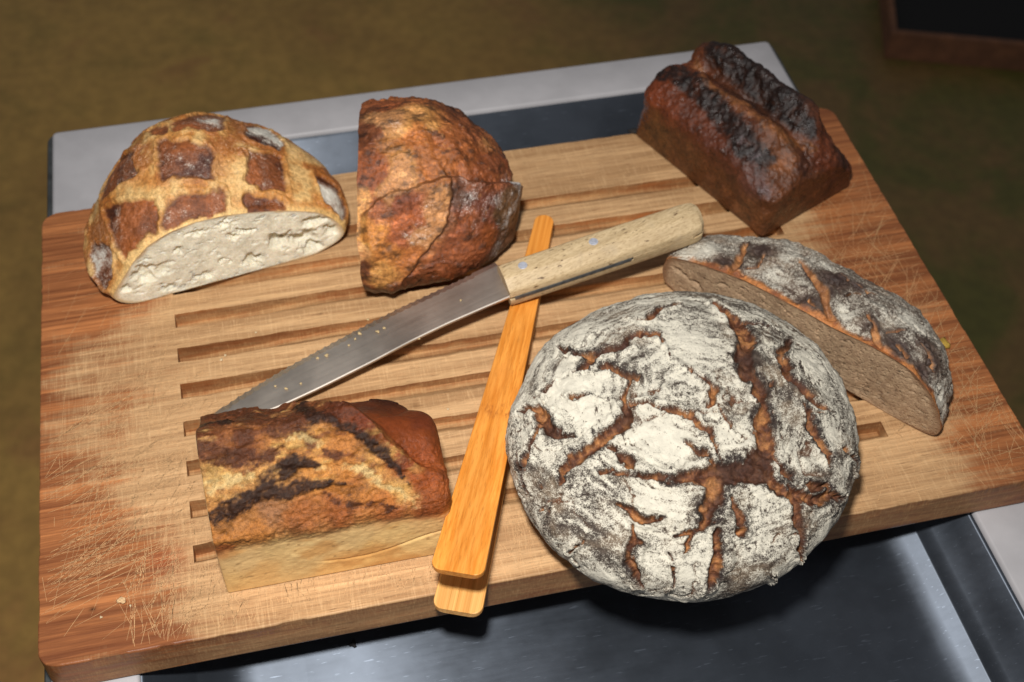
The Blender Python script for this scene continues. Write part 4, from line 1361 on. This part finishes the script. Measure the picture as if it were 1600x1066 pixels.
def tin_end():
    x0, x1, y0, y1, H = 0.1035, 0.2330, 0.0250, 0.1060, 0.052
    W_, Ln = x1 - x0, y1 - y0
    P, Q = rounded_box(170, W_, Ln, H, 0.008, 0.0016, 0.0014)
    X = P[:, 0] + W_ / 2; Y = P[:, 1] + Ln / 2; hg = P[:, 2] / H
    # the cut end (left) is flat: pull the rounding out again
    s = X / W_; v = Y / Ln
    n0 = fbm(P, 30, 3, 400)
    top = 0.033 * np.exp(-((v - 0.52 - 0.02 * n0) / 0.31) ** 2) * (1 - 0.55 * sstep(0.55, 1.0, s)) + 0.006 * sstep(0.0, 0.2, v)
    # burst: a step along an oblique line, the lid on the right lies lower
    lidline = 0.30 + (v - 0.85) * -0.72                     # s of the lid's edge
    lid = sstep(-0.02, 0.06, s - (0.46 + 0.62 * (0.88 - v)) + 0.02 * n0)
    top = top - 0.007 * lid * sstep(0.12, 0.3, v) + 0.005 * np.exp(-((s - (0.44 + 0.62 * (0.88 - v))) / 0.05) ** 2) * sstep(0.15, 0.4, v)
    top -= 0.006 * np.exp(-((v - 0.34 - 0.05 * np.sin(s * 3)) / 0.05) ** 2) * (1 - sstep(0.5, 0.8, s)) * 0.5
    wt = sstep(0.45, 1.0, hg)
    lean = 0.006 * hg * (1 - v)
    cr_ = 0.034                                              # rounded far right corner
    uu, vv = X - (W_ - cr_), Y - (Ln - cr_)
    mk = (uu > 0) & (vv > 0)
    mm_ = np.maximum(uu, vv); hh_ = np.maximum(np.hypot(uu, vv), 1e-9)
    X = np.where(mk, W_ - cr_ + uu * mm_ / hh_, X); Y = np.where(mk, Ln - cr_ + vv * mm_ / hh_, Y)
    PW = np.stack([x0 + X, y0 + Y + 0.002 * (1 - hg) * (1 - v) * 0 - lean * 0, P[:, 2] + top * wt], 1)
    sk = Skin(PW, Q)
    wp = warp3(PW, 110, 0.0042, 411, 6, 0.68)
    sp = [(120, 290, 8, (120, 68, 40)), (350, 170, 9, (112, 62, 36)), (520, 170, 8, (110, 60, 36)), (300, 330, 8, (150, 90, 50)), (500, 330, 9, (186, 120, 62)), (180, 440, 8, (200, 142, 82)), (400, 420, 8, (206, 148, 84)),
          (620, 300, 7, (206, 146, 80)), (750, 340, 8, (186, 118, 60)), (880, 420, 7, (202, 142, 78)), (1020, 530, 6, (212, 160, 94)), (650, 450, 7, (200, 132, 66)), (800, 520, 7, (190, 118, 56)), (960, 580, 6, (186, 112, 54)),
          (300, 660, 6, (184, 122, 70)), (420, 620, 6, (160, 108, 72)), (220, 740, 7, (186, 118, 58)), (360, 710, 7, (184, 116, 58)), (200, 800, 5, (166, 92, 48)), (560, 640, 7, (168, 100, 54)), (760, 620, 7, (160, 90, 46)), (980, 625, 6, (160, 90, 48)), (1150, 620, 5, (156, 82, 42)),
          (720, 150, 6, (92, 44, 24)), (850, 140, 7, (104, 48, 24)), (950, 100, 5, (74, 36, 22)), (1000, 200, 8, (140, 66, 30)), (1100, 300, 8, (146, 70, 30)), (1050, 370, 7, (140, 66, 30)), (1150, 450, 7, (154, 76, 34)), (1185, 550, 6, (164, 86, 42)), (1120, 210, 6, (126, 58, 30)), (860, 210, 6, (114, 52, 26)),
          (300, 850, 8, (208, 170, 116)), (250, 950, 7, (214, 170, 106)), (450, 790, 7, (206, 170, 112)), (400, 890, 6, (204, 154, 92)), (600, 800, 8, (214, 180, 122)), (800, 750, 8, (214, 178, 120)), (1000, 720, 7, (210, 172, 110)), (1100, 750, 7, (206, 170, 108)), (700, 880, 6, (214, 164, 96)), (900, 800, 6, (216, 168, 96)), (1150, 700, 6, (206, 162, 104)), (550, 880, 7, (210, 174, 116))]
    col = sk.splat(Z6, sp, wp * 0.8, 1.0)
    st = PW * [0.45, 1.0, 1.0]                                   # torn crumb runs along the loaf
    g1 = fbm(st, 260, 4, 470, 0.65); g2 = fbm(st, 120, 4, 472, 0.6); g3 = fbm(PW, 520, 3, 474)
    burst = (1 - lid) * sstep(0.040, 0.050, PW[:, 2]) * sstep(0.034, 0.046, PW[:, 1])
    col = mix(col, (96, 50, 30), burst * sstep(0.05, 0.75, g2 + 0.5 * g1) * 0.75)
    col = mix(col, (226, 180, 110), burst * sstep(0.10, 0.8, -g2 + 0.5 * g1) * 0.7)
    wq = wp * 1.0
    brown = sk.band(Z6, [[(90, 330, 24), (260, 370, 32), (420, 350, 24), (480, 330, 10)], [(260, 170, 30), (380, 190, 50), (470, 210, 50), (560, 215, 30)], [(690, 345, 18), (730, 355, 14)], [(700, 560, 16), (820, 590, 14), (1000, 610, 10)]], wq)
    col = mix(col, (88, 48, 28), np.clip(brown * (0.9 + 1.0 * g1 + 0.6 * g3), 0, 1) * 0.9)
    palem = sk.band(Z6, [[(125, 515, 18), (230, 480, 20), (330, 448, 12)], [(650, 412, 9), (760, 420, 13), (870, 440, 12), (980, 510, 14), (1110, 582, 12)], [(500, 285, 9), (560, 260, 12), (660, 292, 14)], [(400, 425, 9), (480, 410, 9)]], wq)
    col = mix(col, (222, 188, 132), np.clip(palem * (0.85 + 0.8 * g1), 0, 1) * 0.9)
    charm = sk.band(Z6, [[(150, 655, 16), (250, 600, 26), (340, 540, 30), (430, 465, 32), (520, 400, 26), (640, 405, 10)], [(420, 520, 20), (560, 505, 20), (680, 502, 15), (780, 490, 6)], [(560, 140, 24), (640, 180, 20), (740, 212, 15), (850, 270, 17), (950, 350, 19), (1010, 420, 12), (1070, 500, 5)], [(78, 222, 22), (200, 216, 20), (245, 218, 10)], [(880, 96, 8), (960, 92, 12), (1010, 110, 8)]], wq * 0.8, 2.0, 1.0)
    col = mix(col, (50, 29, 20), np.clip(charm * (1.05 + 0.7 * g1 + 0.5 * g3), 0, 1) * 0.93)
    col = col * [0.87, 0.88, 0.85]
    col = mix(col, col * [0.86, 0.84, 0.84], lid * sstep(0.3, 0.5, v))
    front = (1 - sstep(0.0265, 0.0290, PW[:, 1])) * (1 - sstep(0.040, 0.046, PW[:, 2] + 0.002 * fbm(PW, 40, 3, 425)))
    lidm = lid * sstep(0.3, 0.5, v)
    col = mix(col, mix(np.minimum(col * [1.30, 1.30, 1.32], 250), (222, 184, 130), np.full(len(col), 0.45)), front)
    blotch = sstep(0.15, 0.7, fbm(PW * [1, 1, 1.6], 45, 4, 480)); pits = sstep(0.62, 0.78, vnoise(PW * 380, 482))
    col = mix(col, (196, 138, 76), front * blotch * 0.6); col = mix(col, (168, 128, 82), front * pits * 0.6)
    n1 = fbm(PW, 100, 4, 421); nf = fbm(PW, 300, 3, 423)
    k = 1 - 0.75 * front
    k = k * (1 - 0.6 * lidm)
    col = mix(col, col * 0.84, sstep(0.0, 0.6, n1) * k)
    up = sstep(0.001, 0.01, PW[:, 2]); tw = sstep(0.7, 1.0, hg)
    smooth_lid = lid * sstep(0.3, 0.5, v)
    crease = np.exp(-((PW[:, 2] - 0.018 - 0.10 * (PW[:, 0] - 0.17) ** 1 * 0 - 0.006 * np.sin((PW[:, 0] - 0.10) * 60)) / 0.0011) ** 2) * (1 - sstep(0.0265, 0.028, PW[:, 1])) * sstep(0.15, 0.17, PW[:, 0])
    disp = up * (0.0007 * fbm(PW, 40, 3, 430) + 0.0002 * nf) + tw * (1 - 0.9 * smooth_lid) * (0.0013 * fbm(PW, 90, 4, 433) + 0.0008 * g1 + 0.0005 * g3) + tw * 0.0009 * (charm - palem) - 0.0007 * crease
    keep = sstep(0.0, 0.006, X)
    P2 = PW + sk.N * (disp * keep)[:, None]; P2[:, 2] = np.maximum(P2[:, 2], 0.0005)
    # flat cut end
    cutm = sk.N[:, 0] < -0.75
    c = ((x0 + x1) / 2, (y0 + y1) / 2, 0)
    t = thing('tin_loaf_end', c, 'end piece of a box-shaped loaf with burst scorched top and pale smooth side', 'bread')
    fm = cutm[Q].all(1)
    m1 = crust_material('scorched_tin_crust', 0.42, spec=0.2)
    for nm, qq, mt in (('crust', Q[~fm], m1), ('crumb', Q[fm], crumb_material('tin_crumb', (206, 176, 128), (224, 200, 156), 0.4))):
        u, inv = np.unique(qq.ravel(), return_inverse=True)
        raw_mesh(nm, P2[u], inv.reshape(-1, 4), mt, t, c, True,
                 {'crust_colour': lin(col[u]), 'flour': np.zeros(len(u)), 'grain': (1 - 0.86 * front - 0.55 * lidm)[u]} if nm == 'crust' else {'shade': np.zeros(len(u))})


tin_end()

# ================================================================== bamboo tongs
def tongs():
    near_l, near_r = onz(672, 888, 0.040), onz(755, 906, 0.040)
    far = onz(852, 338, 0.012)
    near = (near_l + near_r) / 2
    ax = far[:2] - near[:2]; Ln = float(np.linalg.norm(ax)); ax /= Ln
    side = np.array([ax[1], -ax[0]])
    t = thing('bamboo_tongs', (near[0], near[1], 0), 'long flat orange bamboo tongs lying under the knife handle', 'tongs')
    t.rotation_euler = (0, 0, math.atan2(ax[1], ax[0]) - math.pi / 2)
    th = 0.0042

    def arm(name, shift, zf, mat, w0, w1, mark_y):
        N_, K = 60, 10
        secs = []
        for i in range(N_ + 1):
            s = 0.5 - 0.5 * math.cos(math.pi * i / N_)
            y = s * (Ln - shift) + shift
            hw = (w0 + (w1 - w0) * min(1, s * 1.04)) / 2
            # rounded ends
            er = 0.006
            dy = min(y - shift, Ln - y)
            if dy < er:
                hw -= er * (1 - math.sqrt(max(0, 1 - (1 - dy / er) ** 2)))
            z = zf(s)
            secs.append((y, hw, z))
        ys0 = [a[0] for a in secs]
        b = bmesh.new()
        rings = []
        for y, hw, z in secs:
            r = 0.0009
            pr = [(-hw + r, z), (-hw + 0.2 * r, z + 0.3 * r), (-hw, z + r), (-hw, z + th - r), (-hw + 0.3 * r, z + th - 0.25 * r), (-hw + r * 1.4, z + th),
                  (hw - r * 1.4, z + th), (hw - 0.3 * r, z + th - 0.25 * r), (hw, z + th - r), (hw, z + r), (hw - 0.2 * r, z + 0.3 * r), (hw - r, z)]
            rings.append([b.verts.new((px, y, pz)) for px, pz in pr])
        for a_, c_ in zip(rings[:-1], rings[1:]):
            for i in range(len(a_)):
                j = (i + 1) % len(a_)
                b.faces.new((a_[i], a_[j], c_[j], c_[i]))
        b.faces.new(rings[0][::-1]); b.faces.new(rings[-1])
        bmesh.ops.recalc_face_normals(b, faces=b.faces)
        o = bm_obj(name, b, mat, t)
        return o
    lowz = lambda s: 0.0006
    upz = lambda s: 0.0090 + 0.0285 * max(0.0, 1 - s * 1.12) ** 1.25
    arm('arm', -0.003, lowz, bamboo_material('bamboo_pale', (206, 146, 76), (236, 182, 108), None), 0.0285, 0.0135, None)
    arm('arm', 0.0, upz, bamboo_material('bamboo_orange', (204, 124, 42), (230, 154, 68), 0.122), 0.0295, 0.0135, None)
    bm = bmesh.new(); add_box(bm, -0.0064, 0.0064, Ln - 0.035, Ln - 0.001, 0.0049, 0.0089, 0.0004)
    bm_obj('joint_block', bm, bamboo_material('bamboo_joint', (186, 112, 44), (214, 140, 62)), t)
    return near, ax, Ln, upz


tg = tongs()


# ================================================================== bread knife
def knife():
    heel_b = onz(790, 404, 0.030); end_b = onz(1070, 309, 0.043)
    p0 = onz(800, 455, 0.026)                 # heel, front side, at blade height
    p1 = onz(1104, 362, 0.036)
    tip = onz(318, 662, 0.002)
    mid0 = (onz(772, 424, 0.0275) + onz(803, 462, 0.0265)) / 2
    ax = mid0 - tip; ax = ax / np.linalg.norm(ax)
    side = np.cross([0, 0, 1], ax); side /= np.linalg.norm(side)
    nz = np.cross(ax, side)
    t = thing('bread_knife', tuple(tip), 'serrated bread knife with riveted pale wooden handle lying across the tongs', 'knife')
    t.matrix_world = Matrix([[ax[0], side[0], nz[0], tip[0]], [ax[1], side[1], nz[1], tip[1]], [ax[2], side[2], nz[2], tip[2]], [0, 0, 0, 1]])
    tinv = np.array(t.matrix_world.inverted())

    def loc(px, py):
        q = onplane(px, py, tip, nz)
        v = tinv @ np.append(q, 1)
        return v[0], v[1]
    edge_px = [(325, 656), (345, 640), (372, 621), (410, 598), (450, 574), (500, 547), (560, 515), (620, 484), (700, 447), (770, 414)]
    spine_px = [(805, 464), (760, 483), (700, 509), (640, 538), (580, 570), (540, 590), (500, 610), (470, 624)]
    E_ = [loc(*p) for p in edge_px]; S_ = [loc(*p) for p in spine_px]
    Lh = S_[0][0]
    # spine runs on towards the tip, hidden behind the loaf
    sp_pts = S_ + [(S_[-1][0] * 0.72, S_[-1][1] * 0.98), (S_[-1][0] * 0.42, S_[-1][1] * 0.8 + 0.0), (0.012, E_[0][1] - 0.006)]
    ex = np.array([e[0] for e in E_]); ey = np.array([e[1] for e in E_])
    sx = np.array([s[0] for s in sp_pts])[::-1]; sy = np.array([s[1] for s in sp_pts])[::-1]
    x_start, x_end = max(ex[0], 0.004), Lh + 0.002
    K = 420
    xs = np.linspace(x_start, x_end, K)
    up_ = np.interp(xs, ex, ey); lo_ = np.interp(xs, sx, sy)
    ker = np.ones(25) / 25
    up_ = np.convolve(np.pad(up_, 12, 'edge'), ker, 'valid'); lo_ = np.convolve(np.pad(lo_, 12, 'edge'), ker, 'valid')
    lo_[:6] = np.minimum(lo_[:6], up_[:6] - 0.0008)
    pitch = 0.0052
    scal = np.abs(np.sin(np.pi * xs / pitch)) ** 0.7
    srr = np.where((xs > x_start + 0.012) & (xs < Lh - 0.016), 1, 0)
    upx = up_ - 0.0011 * scal * srr
    th = 0.0027
    P, Q = [], []
    for x, u, l in zip(xs, upx, lo_):
        wd = max(u - l, 0.0006)
        bev = min(0.0045, wd * 0.4)
        P += [(x, u, th * 0.5 - 0.0001), (x, u - bev, th), (x, l + 0.0006, th), (x, l, th - 0.0006), (x, l, 0.0006), (x, l + 0.0006, 0), (x, u - bev, 0), (x, u, th * 0.5 - 0.0003)]
    for i in range(K - 1):
        for j in range(8):
            k = (j + 1) % 8
            Q.append((i * 8 + j, i * 8 + k, (i + 1) * 8 + k, (i + 1) * 8 + j))
    P, Q = np.array(P), np.array(Q)[:, ::-1]
    steel = steel_material('blade_steel', (206, 196, 184), 0.47, (10, 900, 300), 1.0, 0.05)
    bl = raw_mesh('blade', P, Q, steel, t, (0, 0, 0), False)
    b = bmesh.new(); b.from_mesh(bl.data); b.verts.ensure_lookup_table()
    b.faces.new([b.verts[j] for j in range(8)]); b.faces.new([b.verts[(K - 1) * 8 + j] for j in range(7, -1, -1)])
    bmesh.ops.recalc_face_normals(b, faces=b.faces)
    b.to_mesh(bl.data); b.free()
    # handle, in the knife's own axes
    HL = 0.139
    y_lo = lo_[-1] - 0.0015; y_hi = y_lo + 0.0285
    ymid = (y_lo + y_hi) / 2
    hx0 = Lh - 0.004
    wood = handle_material()
    # the handle turns a little against the blade
    turn = math.atan2(*(lambda a, c: (c[1] - a[1], c[0] - a[0]))(loc(797, 458), loc(1104, 354)))

    def hp(u, v, z):
        ca, sa = math.cos(turn), math.sin(turn)
        return (hx0 + ca * u - sa * v, y_lo + sa * u + ca * v, z)
    HW = 0.0250

    def scale_mesh(name, z0, sgn, hgt):
        N_ = 46
        rings = []
        b = bmesh.new()
        for i in range(N_ + 1):
            s = i / N_
            u = s * HL
            k = 1.0
            e0 = 0.0025; e1 = 0.009
            kk = 1.0
            if u < e0: kk = 0.90 + 0.10 * math.sin(math.pi / 2 * u / e0)
            if HL - u < e1: kk = 0.62 + 0.38 * math.sqrt(max(0, 1 - (1 - (HL - u) / e1) ** 2))
            belly = 1 + 0.04 * math.sin(math.pi * s)
            w_ = HW * belly * (kk if u > HL / 2 else (0.97 + 0.03 * kk)); h_ = hgt * (0.5 + 0.5 * kk)
            o_ = (HW - w_) / 2
            raw = [(0, 0), (0.0, h_ * 0.34), (0.0006, h_ * 0.46), (0.0020, h_ * 0.58), (0.0085, h_ * 0.97), (0.0104, h_), (0.0200, h_), (0.0220, h_ * 0.96), (0.0258, h_ * 0.60), (0.0268, h_ * 0.48), (0.0272, h_ * 0.34), (0.0272, 0)]
            if sgn < 0:                              # the lower scale keeps its full width for longer
                raw = [(0, 0), (0.0002, h_ * 0.45), (0.0012, h_ * 0.72), (0.0036, h_ * 0.93), (0.0070, h_ * 0.99), (0.0100, h_), (0.0180, h_), (0.0225, h_ * 0.95), (0.0255, h_ * 0.76), (0.0272, h_ * 0.4), (0.0272, h_ * 0.14), (0.0272, 0)]
            ring = []
            for v, z in raw:
                ring.append(b.verts.new(hp(u, o_ + v * w_ / 0.0272, z0 + sgn * z)))
            rings.append(ring)
        for a_, c_ in zip(rings[:-1], rings[1:]):
            for i in range(len(a_)):
                j = (i + 1) % len(a_)
                b.faces.new((a_[i], a_[j], c_[j], c_[i]))
        b.faces.new(rings[0]); b.faces.new(rings[-1])
        bmesh.ops.recalc_face_normals(b, faces=b.faces)
        o = bm_obj(name, b, wood, t, True)
        md = o.modifiers.new('edges', 'EDGE_SPLIT'); md.split_angle = math.radians(24)
        return o
    scale_mesh('handle_scale', th + 0.0001, 1, 0.0108)
    scale_mesh('handle_scale', -0.0001, -1, 0.0085)
    # tang between the scales
    tang_poly = [hp(0.003, -0.0007, 0)[:2], hp(0.084, -0.0009, 0)[:2], hp(0.0920, 0.004, 0)[:2], hp(0.0920, 0.022, 0)[:2], hp(0.006, 0.0235, 0)[:2]]
    bm = bmesh.new(); add_prism(bm, tang_poly, 0.0001, th - 0.0001)
    bm_obj('tang', bm, plain_material('dull_tang_steel', (104, 108, 110), 0.5, 0.3, 200, 0.4), t)
    # the scales close behind the tang
    bm = bmesh.new()
    add_prism(bm, [hp(0.0860, -0.0007, 0)[:2], hp(HL - 0.010, -0.0003, 0)[:2], hp(HL - 0.003, 0.004, 0)[:2], hp(HL - 0.003, HW - 0.004, 0)[:2], hp(HL - 0.008, HW - 0.0004, 0)[:2], hp(0.0925, HW + 0.0004, 0)[:2]], -0.00005, th + 0.00005)
    bm_obj('handle_core', bm, wood, t)
    alu = plain_material('rivet_aluminium', (206, 210, 222), 0.5, 0.15, 500, 0.5)
    for u in (0.0145, 0.0640):
        bm = bmesh.new()
        c = hp(u, 0.0138, 0)
        poly = [(c[0] + 0.0031 * math.cos(k * math.pi / 12), c[1] + 0.0031 * math.sin(k * math.pi / 12)) for k in range(24)]
        add_prism(bm, poly, th + 0.003, th + 0.0112, 0.0003)
        bm_obj('rivet', bm, alu, t)
    return t, tip, ax, side, nz, th


kn = knife()

# ================================================================== crumbs
RC = random.Random(23)


def crumb_lump(name, loc, r, rgb, label, group, flat=0.6):
    b = bmesh.new()
    bmesh.ops.create_icosphere(b, subdivisions=2, radius=r)
    s = RC.random() * 100
    for v in b.verts:
        k = 1 + 0.45 * math.sin(v.co.x / r * 3 + s) * math.cos(v.co.y / r * 2.5 + s) + RC.uniform(-0.12, 0.12)
        v.co *= k
        v.co.z *= flat
    zmin = min(v.co.z for v in b.verts)
    for v in b.verts: v.co.z -= zmin
    key = 'crumb_%d_%d_%d' % rgb
    m = bpy.data.materials.get(key) or plain_material(key, rgb, 0.8, 0.25, 900)
    o = bm_obj(name, b, m, None, True)
    o.location = loc
    o.rotation_euler = (0, 0, RC.uniform(0, 6))
    return tag(o, label, 'crumb', group)


p = onz(1473, 537, 0.002)
crumb_lump('bread_crumb', (p[0], p[1], 0.0003), 0.0046, (196, 160, 62), 'yellow crumb beside the cut piece of rye loaf', None, 0.35)
p = onz(990, 207, 0.001)
crumb_lump('crust_crumb', (p[0], p[1], 0.0003), 0.0034, (30, 24, 20), 'black crust crumb at the back edge beside the box-shaped loaf', None, 0.5)
p = onz(190, 938, 0.001)
crumb_lump('bread_crumb', (p[0], p[1], 0.0003), 0.0022, (230, 190, 140), 'single pale flake on the scratched left end of the board', None, 0.3)
p = onz(552, 1008, RZ - 0.037)
crumb_lump('crust_crumb', (p[0], p[1], RZ - 0.0375), 0.0022, (26, 22, 20), 'black crumb lying in the steel tray', None, 0.6)
for (x, y, r) in ((562, 522, 1.3), (590, 519, 1.3), (600, 513, 0.9), (555, 530, 0.9), (510, 556, 1.2), (496, 560, 0.9), (447, 608, 1.1), (430, 604, 0.8), (470, 600, 0.8), (575, 500, 0.8), (655, 530, 0.8), (720, 470, 0.8), (545, 540, 0.8)):
    q = onplane(x, y, kn[1] + kn[4] * (kn[5] + 0.0002), kn[4])
    crumb_lump('bread_crumb', tuple(q), r * 0.001, (206, 180, 132), 'tiny pale bread crumb lying on the knife blade', 'crumbs on the knife blade', 0.4)
for (x, y, r) in ((346, 563, 1.2), (352, 556, 0.9), (158, 965, 0.8), (204, 947, 0.8), (700, 640, 0.8), (400, 520, 0.7), (1010, 880, 0.7)):
    if x == 1010:
        continue
    q = onz(x, y, 0.0003)
    crumb_lump('bread_crumb', tuple(q), r * 0.001, (224, 200, 160), 'tiny white bread crumb lying on the bare board', 'crumbs on the board', 0.4)
